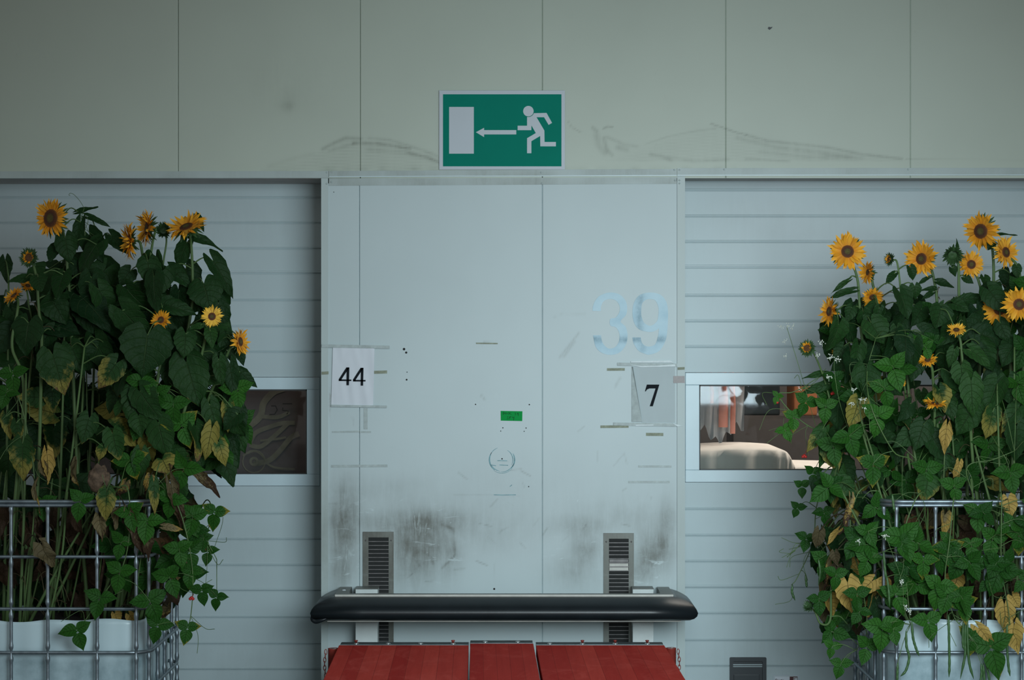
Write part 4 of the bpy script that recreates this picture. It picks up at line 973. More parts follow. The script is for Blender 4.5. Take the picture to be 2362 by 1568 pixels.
def head(parent_root, c, dirv, Rr, kind='open', seed=0, paler=0.0, droopy=0.0, dr=.38):
    """sunflower head: sepals carry petals and seed disc"""
    n = V(dirv).normalized(); a = n.cross(V((0, 0, 1)))
    a = a.normalized() if a.length > .05 else V((1, 0, 0)); b_ = n.cross(a); c = V(c); rg = random.Random(seed)
    rd = Rr*(dr if kind == 'open' else .45 if kind == 'half' else .5)
    mb = MB(); prof = [(.006, -Rr*.34), (rd*.55, -Rr*.27), (rd*1.0, -Rr*.12), (rd*1.02, 0), (rd*.8, .004)]
    mb.revolve(prof, c, n, 20)
    ns = 30 if kind != 'open' else 22
    for i in range(ns*2):
        an = 2*math.pi*(i+rg.uniform(-.3, .3))/ns; rad = a*math.cos(an)+b_*math.sin(an); tg = n.cross(rad)
        op = {'open': rg.uniform(-.5, -.1), 'half': rg.uniform(.2, .9), 'bud': rg.uniform(.6, 1.3)}[kind]
        L = Rr*{'open': .52, 'half': .62, 'bud': .78}[kind]*rg.uniform(.8, 1.2); w = L*.17
        if kind == 'open' and i >= ns: continue
        if i >= ns: op -= .5
        dl = (rad*math.cos(op)+n*math.sin(op)); p0 = c+rad*rd*.93-n*Rr*(.06 if i < ns else .16)
        pts = []
        for k_, (f, ww) in enumerate(((0, .8), (.35, 1), (.7, .6), (1, .05))):
            q = p0+dl*L*f+n*(L*.18*f*f*(1 if kind != 'open' else -1)); pts += [q-tg*w*ww, q+dl.cross(tg)*w*.25, q+tg*w*ww]
        mb.add(pts, [(3*k_+m, 3*k_+m+1, 3*k_+m+4, 3*k_+m+3) for k_ in range(3) for m in range(2)])
    sp_ = mb.build('flower_head', M['sepal'], parent_root)
    # petals
    mb = MB()
    if kind != 'bud':
        layers = ((33, 1.0, .02, 0), (27, .88, .22, .5)) if kind == 'open' else ((22, .62, .9, 0), (18, .5, 1.1, .5))
        for (np_, ls, up, off) in layers:
            for i in range(np_):
                if rg.random() < .05: continue
                an = 2*math.pi*(i+off+rg.uniform(-.33, .33))/np_; rad = a*math.cos(an)+b_*math.sin(an); tg = n.cross(rad)
                L = (Rr*1.08-rd*.8)*ls*rg.uniform(.78, 1.12); w = L*rg.uniform(.115, .165); op = up+rg.uniform(-.24, .26)
                if droopy and rad.z < .2: op -= droopy*rg.random()
                cur = rg.uniform(-.35, .45); twi = rg.uniform(-.7, .7); side = rg.uniform(-.16, .16); vs = []; uv = []
                for k_ in range(7):
                    f = k_/6; ww = w*(.42+1.25*f-.2*f*f if f < .45 else .95*(1-((f-.45)/.55)**1.5)+.02)
                    aa = op+cur*f*f; q = c+rad*rd*.82+n*.003+(rad*math.cos(aa)+n*math.sin(aa))*L*f+tg*side*L*f*f
                    nn = n*math.cos(aa)-rad*math.sin(aa); ta = twi*f; tt = tg*math.cos(ta)+nn*math.sin(ta)
                    for u in (-1, 0, 1): vs.append(q+tt*u*ww+nn*(abs(u)*ww*.28)); uv.append((u, f))
                fs = [(3*k_+m, 3*k_+m+1, 3*k_+m+4, 3*k_+m+3) for k_ in range(6) for m in range(2)]
                mb.add(vs, fs, uv, (min(1, paler+rg.uniform(0, .35)), rg.random()**3, 0, 1))
        mb.build('petals', M['petal'], sp_)
    mb = MB(); vs = []; fs = []; uv = []; nr, k = 7, 24
    for i in range(nr+1):
        f = i/nr; h = .004+Rr*.07*(1-f*f)-(Rr*.05*math.exp(-(f/.35)**2))
        for j in range(k):
            an = 2*math.pi*j/k; vs.append(c+(a*math.cos(an)+b_*math.sin(an))*rd*.93*max(f, .01)+n*h); uv.append((f, 0))
    for i in range(nr):
        for j in range(k): j2 = (j+1) % k; fs.append((i*k+j, i*k+j2, (i+1)*k+j2, (i+1)*k+j))
    mb.add(vs, fs, uv, (1.0 if kind == 'half' else 0.0, 0, 0, 1)); mb.build('seed_disc', M['disc'] if kind != 'bud' else M['sepal'], sp_)
    return sp_

# ---------------------------------------------------------------- plants
PLANTS = []
class Plant:
    def __init__(s, name, lab, cat, group, path, r, side, kind):
        s.path = smooth_path(path, 8); s.r = r; s.kind = kind; s.side = side
        s.root = empty(name, path[0] if kind != 'bean' else (path[0][0], path[0][1], path[0][2]), lab, cat, group)
        s.fol = MB(); s.dry = MB(); s.st = MB(); s.n = 0; PLANTS.append(s)
    def nearest(s, p, above=True):
        best = None; bd = 9
        for q in s.path:
            d = (q-p).length+(0.0 if q.z > p.z-.02 else .25*(p.z-q.z))
            if d < bd: bd = d; best = q
        return best, bd
    def finish(s):
        n = len(s.path); rr_ = [s.r*(1.25-.6*i/n) for i in range(n)]
        s.st.tube(s.path, rr_, 8); s.st.build('stem', M['stem'] if s.kind == 'sun' else M['vine'] if s.kind == 'bean' else M['drystem'], s.root)
        if s.fol.v: s.fol.build('foliage', M['sunleaf'] if s.kind == 'sun' else M['beanleaf'], s.root)
        if s.dry.v: s.dry.build('withered_foliage', M['dryleaf'], s.root)

GL, GR = 'sunflowers in the left tote', 'sunflowers in the right tote'
# label, head(px,py,y), radius px, facing, kind, stem way points (px,py) from below the head down, foot px, group
SUN = [
 ('tallest left sunflower, big head with wide brown disc', (118, 503, -.95), 45, (-.52, -.85, .02), 'open', [(150, 560, -.86), (157, 640, -.85), (163, 720, -.85)], 205, GL, 0, .5),
 ('half-opened green and yellow sunflower bud on the left tote', (67, 594, -1.1), 23, (-.15, -.97, .1), 'half', [(84, 640, -1.05), (90, 720, -1.05), (96, 790, -1.05)], 60, GL, 0, 0),
 ('small sunflower facing up at the far left edge behind leaves', (33, 682, -1.12), 25, (-.5, -.45, .7), 'open', [(40, 720, -1.08), (28, 800, -1.1), (55, 900, -1.12)], 15, GL, 0, 0),
 ('tiny orange sunflower half hidden behind the far left leaves', (64, 660, -.9), 18, (.3, -.6, .7), 'open', [(66, 700, -.9), (75, 800, -.9)], 30, GL, 0, 0),
 ('left sunflower in profile facing left, the lower of two', (299, 556, -.9), 42, (-.92, -.38, -.02), 'open', [(325, 566, -.9), (333, 620, -.86), (340, 700, -.85)], 250, GL, .1, 0),
 ('left sunflower in profile facing left, the higher of two', (340, 526, -.8), 43, (-.90, -.42, .08), 'open', [(352, 560, -.82), (345, 620, -.84), (350, 700, -.84), (355, 780, -.86)], 275, GL, .1, .2),
 ('left sunflower tilted skyward above the others at right', (430, 524, -.9), 48, (-.25, -.50, .78), 'open', [(441, 565, -.83), (444, 640, -.83), (440, 720, -.83)], 300, GL, .15, 0),
 ('tight green sunflower bud between the two highest left blooms', (377, 532, -.75), 17, (.1, -.9, .3), 'bud', [(384, 556, -.75), (375, 620, -.75), (372, 700, -.75)], 290, GL, 0, 0),
 ('orange sunflower facing forward half covered by a leaf stalk', (372, 738, -1.05), 24, (-.25, -.9, .2), 'open', [(378, 770, -1.0), (372, 830, -1.0)], 262, GL, 0, 0),
 ('small pale yellow sunflower facing forward on the left tote', (489, 730, -1.1), 25, (.05, -1, .12), 'open', [(476, 770, -1.07), (462, 830, -1.05), (430, 930, -1.05)], 310, GL, .75, 0),
 ('sunflower in profile facing right at the left clump edge', (553, 788, -1.0), 32, (.90, -.40, .08), 'open', [(534, 796, -.98), (510, 850, -.95), (470, 950, -.9)], 318, GL, .15, 0),
 ('largest right sunflower, ragged head facing forward over the clump edge', (1955, 580, -.85), 43, (-.08, -1, .1), 'open', [(1977, 640, -.8), (1984, 720, -.8), (1992, 800, -.8)], 2110, GR, 0, .1),
 ('orange sunflower in profile just under the largest right bloom', (2003, 628, -.65), 28, (-.9, -.35, .1), 'open', [(2012, 650, -.65), (2030, 720, -.65), (2040, 800, -.65)], 2130, GR, 0, 0),
 ('drooping orange sunflower below the largest right bloom', (2013, 684, -.85), 26, (.1, -.75, -.6), 'open', [(2020, 700, -.8), (2030, 780, -.8)], 2120, GR, 0, 0),
 ('opening bud facing left on a thin right stem', (2052, 598, -.8), 16, (-.85, -.5, .1), 'half', [(2070, 608, -.8), (2078, 680, -.8), (2080, 760, -.8)], 2150, GR, 0, 0),
 ('right sunflower turned left with uneven petals, third from clump edge', (2126, 597, -.8), 40, (-.55, -.84, .05), 'open', [(2148, 620, -.78), (2160, 680, -.78), (2163, 760, -.78)], 2190, GR, 0, 0),
 ('closed dark green sunflower bud on a thick right stem', (2197, 588, -.85), 22, (-.1, -.8, -.35), 'bud', [(2210, 606, -.83), (2212, 680, -.83), (2216, 780, -.84)], 2230, GR, 0, 0),
 ('right sunflower facing forward next to the dark bud', (2240, 610, -.8), 31, (.1, -1, .08), 'open', [(2258, 650, -.76), (2262, 720, -.76)], 2255, GR, .1, 0),
 ('highest right sunflower, narrow oval turned left', (2263, 533, -.75), 43, (-.62, -.78, -.08), 'open', [(2286, 556, -.72), (2292, 620, -.72), (2290, 720, -.72)], 2290, GR, 0, .5),
 ('right sunflower turned right beside the highest bloom', (2319, 582, -.8), 36, (.55, -.83, .12), 'open', [(2345, 610, -.8), (2358, 680, -.8), (2360, 760, -.8)], 2345, GR, .15, 0),
 ('bright sunflower cut by the right picture edge', (2350, 702, -1.15), 40, (.02, -1, .05), 'open', [(2366, 740, -1.1), (2370, 860, -1.05)], 2372, GR, .15, 0),
 ('deep orange sunflower tucked behind the bright one at right edge', (2306, 712, -.95), 42, (-.1, -.95, -.2), 'open', [(2318, 745, -.9), (2330, 840, -.9)], 2335, GR, 0, .2),
 ('small ruffled sunflower above the deep orange one', (2285, 684, -.9), 18, (-.2, -.6, .7), 'open', [(2292, 705, -.88), (2300, 800, -.88)], 2310, GR, .3, 0),
 ('sunflower in profile facing left on the right clump edge', (1914, 718, -.85), 33, (-.9, -.42, .12), 'open', [(1936, 735, -.75), (1960, 800, -.75), (1990, 900, -.75)], 2110, GR, 0, 0),
 ('spiky half-open green bud leaning out left of the right clump', (1862, 803, -.95), 20, (-.4, -.85, .25), 'half', [(1880, 820, -.93), (1903, 880, -.9), (1923, 960, -.88), (1950, 1060, -.85)], 2100, GR, 0, 0),
 ('tiny orange sunflower near the white blossoms', (1931, 812, -.85), 12, (-.4, -.8, .4), 'open', [(1938, 830, -.85), (1965, 900, -.85)], 2105, GR, 0, 0),
 ('small yellow sunflower facing up mid right clump', (2206, 762, -1.1), 22, (-.1, -.62, .75), 'open', [(2215, 785, -1.08), (2222, 850, -1.08), (2235, 930, -1.08), (2243, 1050, -1.05)], 2262, GR, .4, 0),
 ('small amber sunflower facing up in the clump middle', (2140, 831, -1.0), 21, (-.2, -.72, .68), 'open', [(2150, 850, -.98), (2156, 920, -.95)], 2200, GR, 0, 0),
 ('smallest yellow sunflower deep in the right clump', (2079, 883, -1.05), 11, (-.3, -.93, .15), 'open', [(2087, 895, -1.03), (2095, 960, -1.0)], 2170, GR, .2, 0),
 ('flattened sunflower seen edge-on in the right clump', (2157, 932, -1.1), 28, (.1, -.34, .94), 'open', [(2156, 952, -1.08), (2158, 1040, -1.05)], 2210, GR, .15, 0),
 ('green bud on a stem curling up at the right tote corner', (1868, 1398, -1.2), 15, (-.6, -.5, .6), 'bud', [(1882, 1415, -1.2), (1893, 1438, -1.2), (1915, 1430, -1.18), (1925, 1340, -1.1)], 2090, GR, 0, 0),
 ('green bud over the right tote rim', (2312, 1168, -1.3), 15, (.3, -.7, .6), 'bud', [(2302, 1190, -1.3), (2290, 1180, -1.2), (2280, 1240, -1.1)], 2290, GR, 0, 0),
]
def foot(px): return V((X(px, -.8) if px < 1181 else X(px, -.8), 0, 0))
for i, (lab, h, rpx, d, kind, way, fpx, grp, pale, dr) in enumerate(SUN):
    c = P(*h); y_end = way[-1][2]; Rr = rpx/S(h[2]); dn = V(d).normalized()
    neck = c-dn*Rr*.33
    yb = min(-.42, max(-1.18, y_end+R.uniform(-.1, .12))); xf = X(fpx, yb); xf = min(xf, -1.70) if fpx < 1181 else max(xf, 1.74)
    pts = [V((xf, yb, .53))]
    lo = P(*way[-1]); mid = (pts[0]+lo)/2+V((R.uniform(-.02, .02), 0, 0)); pts.append(mid)
    pts += [P(*w) for w in reversed(way)]+[neck-dn*.012, neck]
    side = 'L' if fpx < 1181 else 'R'
    pl = Plant('sunflower', lab, 'sunflower', grp, pts, .0072 if rpx > 20 else .005, side, 'sun')
    head(pl.root, c, d, Rr, kind, seed=i*7+3, paler=pale, droopy=dr, dr={0: .52, 11: .38, 15: .38, 18: .45, 9: .40, 12: .3}.get(i, .38))
# stalks without a bloom of their own
rg = random.Random(5)
for i, (px0, px1, yt, y) in enumerate([(8, 20, 640, -.9), (45, 60, 860, -1.15), (122, 150, 700, -.9), (150, 205, 620, -.7), (185, 228, 560, -.7), (105, 195, 800, -1.05), (240, 300, 900, -.9), (60, 232, 1150, -1.1), (95, 260, 1100, -1.0), (240, 345, 880, -.7), (215, 410, 840, -.95), (265, 460, 900, -.9), (290, 500, 640, -.7),
                                       (75, 40, 900, -.75), (165, 120, 900, -.6), (200, 230, 900, -.6)]):
    pts = [V((X(px0, y), y, .53)), P((px0+px1)/2+rg.uniform(-8, 8), (1430+yt)/2, y), P(px1, yt, y)]
    Plant('sunflower', 'bare-topped green sunflower stalk among the leaves of the left tote', 'sunflower', 'bloomless stalks of the left tote', pts, .0062, 'L', 'sun')
for i, (px0, px1, yt, y) in enumerate([(2110, 2000, 760, -.7), (2150, 2085, 780, -.9), (2200, 2180, 760, -.65), (2250, 2250, 800, -.6), (2300, 2320, 700, -.6), (2350, 2340, 800, -1.1), (2120, 1960, 880, -1.0), (2130, 1990, 1000, -1.1), (2180, 2110, 900, -.55), (2330, 2300, 900, -1.15), (2100, 1930, 960, -.7), (2210, 2196, 990, -1.0), (2105, 1925, 1100, -1.15)]):
    pts = [V((max(1.73, X(px0, y)), y, .53)), P((px0+px1)/2+rg.uniform(-8, 8), (1430+yt)/2, y), P(px1, yt, y)]
    Plant('sunflower', 'bare-topped green sunflower stalk among the leaves of the right tote', 'sunflower', 'bloomless stalks of the right tote', pts, .006, 'R', 'sun')
# bean vines: way points (px,py,y)
BV = [('bean vine spilling over the left tote corner with trailing shoots', 'L', [(300, 1430, -1.15), (330, 1250, -1.2), (345, 1120, -1.25), (400, 1150, -1.34), (430, 1230, -1.36), (445, 1330, -1.36), (440, 1420, -1.36), (430, 1450, -1.37)]),
      ('bean vine hanging in front of the left tote cage', 'L', [(215, 1430, -1.1), (250, 1180, -1.2), (290, 1120, -1.32), (300, 1200, -1.36), (285, 1300, -1.36), (235, 1375, -1.36), (190, 1440, -1.36)]),
      ('bean vine climbing the left stems toward the door window', 'L', [(330, 1430, -.9), (380, 1200, -.95), (420, 1050, -1.0), (400, 950, -1.05), (450, 880, -1.05), (520, 860, -.95)]),
      ('bean vine tip with curled tendril above the left tote', 'L', [(210, 1430, -.7), (200, 900, -.7), (196, 540, -.75), (188, 505, -.75), (194, 480, -.76)]),
      ('bean vine twisting up between far left stems', 'L', [(50, 1430, -1.15), (80, 1150, -1.2), (60, 980, -1.2), (30, 880, -1.2), (20, 840, -1.2)]),
      ('bean vine with shoots reaching right past the left clump', 'L', [(315, 1430, -.6), (420, 1300, -.5), (470, 1160, -.7), (490, 1180, -.9), (478, 1240, -1.0), (500, 1290, -1.0)]),
      ('bean vine hanging with long pods over the right tote front', 'R', [(2130, 1430, -1.1), (2140, 1180, -1.22), (2120, 1140, -1.34), (2085, 1230, -1.36), (2090, 1330, -1.36), (2100, 1440, -1.37)]),
      ('bean vine trailing with pods beside the middle right cage bar', 'R', [(2190, 1430, -1.1), (2200, 1200, -1.22), (2200, 1150, -1.34), (2190, 1250, -1.36), (2180, 1340, -1.36), (2200, 1420, -1.37), (2225, 1450, -1.37)]),
      ('bean vine with yellowing leaves at the right picture edge', 'R', [(2330, 1430, -1.1), (2300, 1200, -1.22), (2310, 1140, -1.34), (2310, 1300, -1.36), (2325, 1400, -1.37), (2330, 1440, -1.37)]),
      ('bean vine drooping down the left side of the right tote', 'R', [(2110, 1430, -.9), (2050, 1150, -1.0), (1985, 1130, -1.1), (1960, 1230, -1.1), (1985, 1330, -1.15), (2000, 1450, -1.15), (1975, 1500, -1.15)]),
      ('bean vine reaching across the right window with small leaves', 'R', [(2110, 1430, -.8), (1990, 1080, -.8), (1930, 1010, -.85), (1870, 985, -.9), (1825, 950, -.9), (1795, 910, -.9), (1825, 905, -.9), (1850, 895, -.9)]),
      ('bean vine climbing through the middle of the right clump', 'R', [(2160, 1430, -1.0), (2120, 1100, -1.12), (2060, 1040, -1.2), (2010, 940, -1.2), (2000, 860, -1.1), (2020, 780, -1.05)]),
      ('bean vine over the right rim toward the picture edge', 'R', [(2260, 1430, -1.0), (2250, 1180, -1.2), (2230, 1080, -1.25), (2290, 1060, -1.25), (2340, 1040, -1.25)]),
      ('thin bean vine arching out left of the right tote', 'R', [(2105, 1430, -.6), (1980, 1200, -.7), (1900, 1240, -.75), (1850, 1255, -.75), (1815, 1285, -.75)]),
      ('bean vine hanging far left with one curved pod', 'R', [(2105, 1430, -.5), (1960, 1120, -.6), (1890, 1150, -.65), (1875, 1250, -.65), (1840, 1330, -.65), (1825, 1350, -.65)])]
for lab, sd, w in BV:
    w0 = P(*w[0]); w0.z = .53
    Plant('bean_plant', lab, 'bean plant', 'bean vines in the '+('left' if sd == 'L' else 'right')+' tote', [w0]+[P(*q) for q in w[1:]], .0028, sd, 'bean')

def attach(p, side, kind):
    best = None; bd = 9
    for pl in PLANTS:
        if pl.side != side or pl.kind != kind: continue
        q, d = pl.nearest(p)
        d += pl.n*.0012
        if d < bd: bd = d; best = (pl, q)
    best[0].n += 1; return best
SEED = [0]
def sunleaf(px, py, tx, ty, wpx, y, tone=(0, .5, 0), dry=False, dep=.0, crumple=0, ntilt=(0, 0), fold=None, droop=None):
    """blade from (px,py) to tip (tx,ty); dep = how much nearer the tip hangs"""
    SEED[0] += 1; s_ = SEED[0]
    a = P(px, py, y); b_ = P(tx, ty, y-dep); t = b_-a; L = t.length/.97
    side = 'L' if px < 1181 else 'R'; pl, q = attach(a, side, 'sun')
    n = V((ntilt[0], -1, .35+ntilt[1])); mb = pl.dry if dry else pl.fol
    add_leaf(mb, a, t, n, L*1.04, wpx/S(y), 'sun', droop=R.uniform(.2, .7) if droop is None else droop, fold=R.uniform(-.05, .35) if fold is None else fold, tone=tone, seed=s_, crumple=crumple)
    if (a-q).length < .33: petiole(pl.st if not dry else pl.dry, q, a, .0028, .22)
def beanleaf(px, py, L_px, y, tone=(0, .5, 0), down=(0, -1), spread=1.9, tri=True, ntilt=(0, 0), side=None, pet=True):
    SEED[0] += 1; a = P(px, py, y); side = side or ('L' if px < 1181 else 'R'); pl, q = attach(a, side, 'bean')
    L = L_px/S(y); base_an = math.atan2(down[1], down[0])
    for k, an in enumerate((0, spread, -spread) if tri else (0,)):
        A = base_an+an+R.uniform(-.15, .15); t = V((math.cos(A), -.12+R.uniform(-.25, .15), math.sin(A))); ll = L*(1.05 if k == 0 else .95)*R.uniform(.92, 1.08)
        n = V((ntilt[0]+R.uniform(-.3, .3)+(math.cos(A)*.35), -1, .35+ntilt[1]+R.uniform(-.2, .25)))
        off = t*L*(.22 if k == 0 else .05)
        add_leaf(pl.fol, a+off, t, n, ll, ll*.80, 'bean', droop=R.uniform(.1, .7), fold=R.uniform(-.05, .3), tone=tone, seed=SEED[0]*3+k)
        if k == 0: pl.st.tube([a, a+off], .0012, 5, caps=False)
    if pet and (a-q).length < .35: petiole(pl.st, q, a, .0015, .15)

# leaves one can pick out: base, tip, width, depth, tone(yellow, light, brown), options
H = [
 (150, 549, 159, 604, 54, -.95, (0, .35, 0)), (206, 542, 232, 600, 60, -.75, (0, .2, 0)), (186, 512, 172, 575, 30, -.8, (0, .3, 0)), (258, 545, 297, 582, 34, -.8, (0, .15, 0)), (128, 570, 112, 600, 34, -.9, (0, .2, 0)),
 (180, 488, 222, 476, 13, -.75, (0, .3, 0)), (205, 500, 253, 516, 17, -.75, (0, .3, 0)), (341, 604, 346, 656, 56, -.98, (0, .4, 0)), (60, 640, 22, 646, 22, -1.0, (0, .5, 0)), (88, 640, 92, 670, 46, -1.12, (0, .4, 0)), (12, 600, 14, 650, 34, -.85, (0, .2, 0)),
 (66, 745, 50, 815, 84, -1.12, (0, .25, 0)), (118, 690, 150, 745, 66, -1.0, (0, .3, 0)), (212, 640, 215, 715, 66, -.9, (0, .2, 0)), (170, 610, 225, 668, 36, -.82, (0, .1, 0)), (188, 700, 222, 770, 60, -.9, (0, .2, 0)), (300, 625, 275, 655, 44, -.9, (0, .25, 0)), (330, 660, 232, 705, 40, -.9, (0, .3, 0)),
 (440, 545, 512, 566, 22, -.8, (0, .3, 0)), (455, 500, 470, 530, 18, -.8, (0, .3, 0)), (430, 560, 405, 620, 44, -.8, (0, .3, 0)), (492, 602, 543, 676, 44, -.85, (0, .25, 0)), (470, 655, 484, 712, 84, -.95, (0, .3, 0)), (505, 700, 522, 770, 44, -.85, (0, .2, 0)), (372, 700, 450, 720, 46, -1.0, (0, .35, 0)), (395, 620, 440, 660, 40, -.9, (0, .3, 0)),
 (340, 773, 328, 864, 124, -1.12, (0, .3, 0)), (428, 770, 425, 822, 54, -1.12, (0, .5, 0)), (485, 765, 490, 798, 32, -1.12, (0, .8, 0)), (462, 750, 438, 756, 18, -1.12, (0, .7, 0)), (515, 780, 545, 838, 34, -.95, (0, .25, 0)), (548, 800, 562, 838, 30, -.85, (0, .2, 0)),
 (122, 820, 147, 906, 86, -1.15, (.32, .5, .25)), (165, 800, 190, 860, 56, -1.0, (0, .45, 0)), (268, 838, 226, 893, 60, -1.1, (.42, .5, .28)), (430, 836, 458, 934, 92, -1.1, (.06, .45, .05)), (505, 830, 511, 890, 34, -1.1, (0, .5, 0)), (530, 840, 540, 910, 40, -1.0, (0, .2, 0)), (553, 858, 592, 889, 30, -.9, (0, .2, 0)),
 (530, 900, 560, 960, 46, -.9, (0, .15, 0)), (545, 940, 560, 1000, 46, -.88, (0, .12, 0)), (530, 990, 552, 1075, 34, -.9, (0, .15, 0)), (512, 1050, 540, 1116, 58, -.95, (0, .3, 0)), (490, 1060, 508, 1100, 30, -.85, (0, .1, 0)), (525, 935, 528, 992, 34, -1.1, (.55, .9, .1)), (488, 990, 474, 1058, 42, -1.15, (.85, .9, .12)), (505, 1022, 520, 1072, 38, -1.15, (.6, .9, .15)),
 (485, 935, 505, 1010, 48, -1.1, (0, .5, 0)), (365, 975, 380, 1052, 72, -1.15, (.05, .6, .1)), (355, 920, 335, 972, 50, -1.12, (0, .6, 0)), (310, 900, 300, 970, 58, -1.1, (0, .55, 0)), (320, 960, 325, 1005, 48, -1.12, (0, .7, 0)), (260, 1000, 270, 1060, 52, -1.15, (.22, .8, .12)), (238, 1030, 225, 1060, 30, -1.15, (.5, .9, .2)), (325, 1045, 322, 1110, 44, -1.15, (.1, .7, .05)), (375, 1060, 388, 1088, 60, -1.18, (.6, .9, .3)),
 (205, 965, 190, 1020, 52, -1.1, (.15, .5, .15)), (262, 905, 250, 950, 34, -1.0, (0, .3, 0)), (52, 1025, 50, 1105, 62, -1.2, (.42, .6, .15)), (38, 975, 42, 1020, 30, -1.15, (.35, .5, .1)), (15, 960, 22, 1010, 30, -1.1, (.5, .5, .2)), (120, 900, 122, 950, 40, -.9, (.3, .2, .2)),
 (246, 1138, 240, 1200, 46, -1.36, (.5, .8, .2)), (355, 1115, 357, 1183, 26, -1.36, (.4, .7, .25)), (415, 1110, 420, 1160, 36, -1.2, (0, .6, 0)),
 # right
 (2217, 846, 2222, 898, 50, -1.12, (0, .85, 0)), (2240, 880, 2244, 958, 56, -1.14, (0, .95, 0)), (2232, 868, 2262, 905, 40, -1.1, (0, 1, 0)), (1998, 850, 2003, 914, 74, -1.1, (.04, .4, 0)), (2130, 980, 2112, 1036, 56, -1.12, (0, .35, 0)), (2325, 875, 2335, 934, 60, -1.1, (0, .4, 0)), (2200, 808, 2188, 846, 28, -1.1, (0, .7, 0)), (2240, 808, 2288, 838, 40, -1.1, (0, .8, 0)),
 (2170, 712, 2163, 755, 60, -1.0, (0, .4, 0)), (2290, 950, 2278, 1012, 48, -1.14, (.45, .8, .15)), (2350, 940, 2310, 990, 44, -1.12, (.3, .6, .15)), (2140, 1105, 2135, 1155, 58, -1.2, (.3, .9, .15)), (2290, 860, 2295, 950, 50, -.95, (.4, .2, .1)), (2345, 985, 2350, 1060, 66, -1.15, (0, .4, 0)), (2190, 1060, 2215, 1100, 30, -1.1, (.3, .6, .1)),
 (2010, 745, 2040, 790, 70, -.95, (0, .6, 0)), (2068, 755, 2072, 790, 34, -.95, (0, .5, 0)), (1925, 735, 1930, 790, 28, -.85, (0, .2, 0)), (1965, 710, 1955, 740, 30, -.9, (0, .35, 0)), (1955, 648, 1918, 672, 14, -.85, (0, .6, 0)), (1965, 670, 1912, 683, 20, -.85, (0, .4, 0)), (2062, 632, 2044, 652, 20, -.85, (0, .4, 0)), (2100, 618, 2110, 645, 26, -.85, (0, .4, 0)), (2110, 660, 2113, 690, 30, -.85, (0, .5, 0)),
 (2143, 640, 2114, 655, 12, -.8, (0, .4, 0)), (2165, 650, 2200, 660, 20, -.8, (0, .2, 0)), (2155, 665, 2125, 668, 12, -.8, (0, .3, 0)), (2150, 675, 2127, 688, 14, -.8, (0, .3, 0)), (2225, 640, 2245, 652, 20, -.8, (0, .4, 0)), (2195, 618, 2205, 636, 24, -.84, (0, .3, 0)), (2208, 575, 2209, 553, 9, -.86, (0, .5, 0)), (2305, 540, 2343, 539, 6, -.75, (0, .3, 0)), (2290, 560, 2278, 575, 26, -.76, (0, .2, 0)), (2345, 615, 2347, 640, 24, -.82, (0, .6, 0)), (2270, 640, 2278, 665, 24, -.78, (0, .5, 0)), (2330, 630, 2320, 665, 50, -.7, (0, .05, 0)),
 (1945, 800, 1925, 830, 36, -.9, (0, .3, 0)), (1900, 860, 1855, 868, 16, -.9, (0, .6, 0)), (1915, 885, 1850, 905, 24, -.9, (0, .5, 0)), (1897, 990, 1862, 1040, 34, -.95, (.35, .8, .2)), (1912, 1010, 1893, 1072, 40, -.95, (.12, .8, .12)), (1935, 1090, 1922, 1165, 40, -1.0, (.35, .8, .1)), (2175, 705, 2155, 740, 24, -.9, (0, .7, 0)), (2230, 690, 2290, 685, 30, -.9, (0, .4, 0)), (2260, 770, 2330, 790, 60, -1.0, (0, .15, 0)),
]
for h in H: sunleaf(*h, dep=R.uniform(.0, .04), ntilt=(R.uniform(-.35, .35), R.uniform(-.1, .3)))
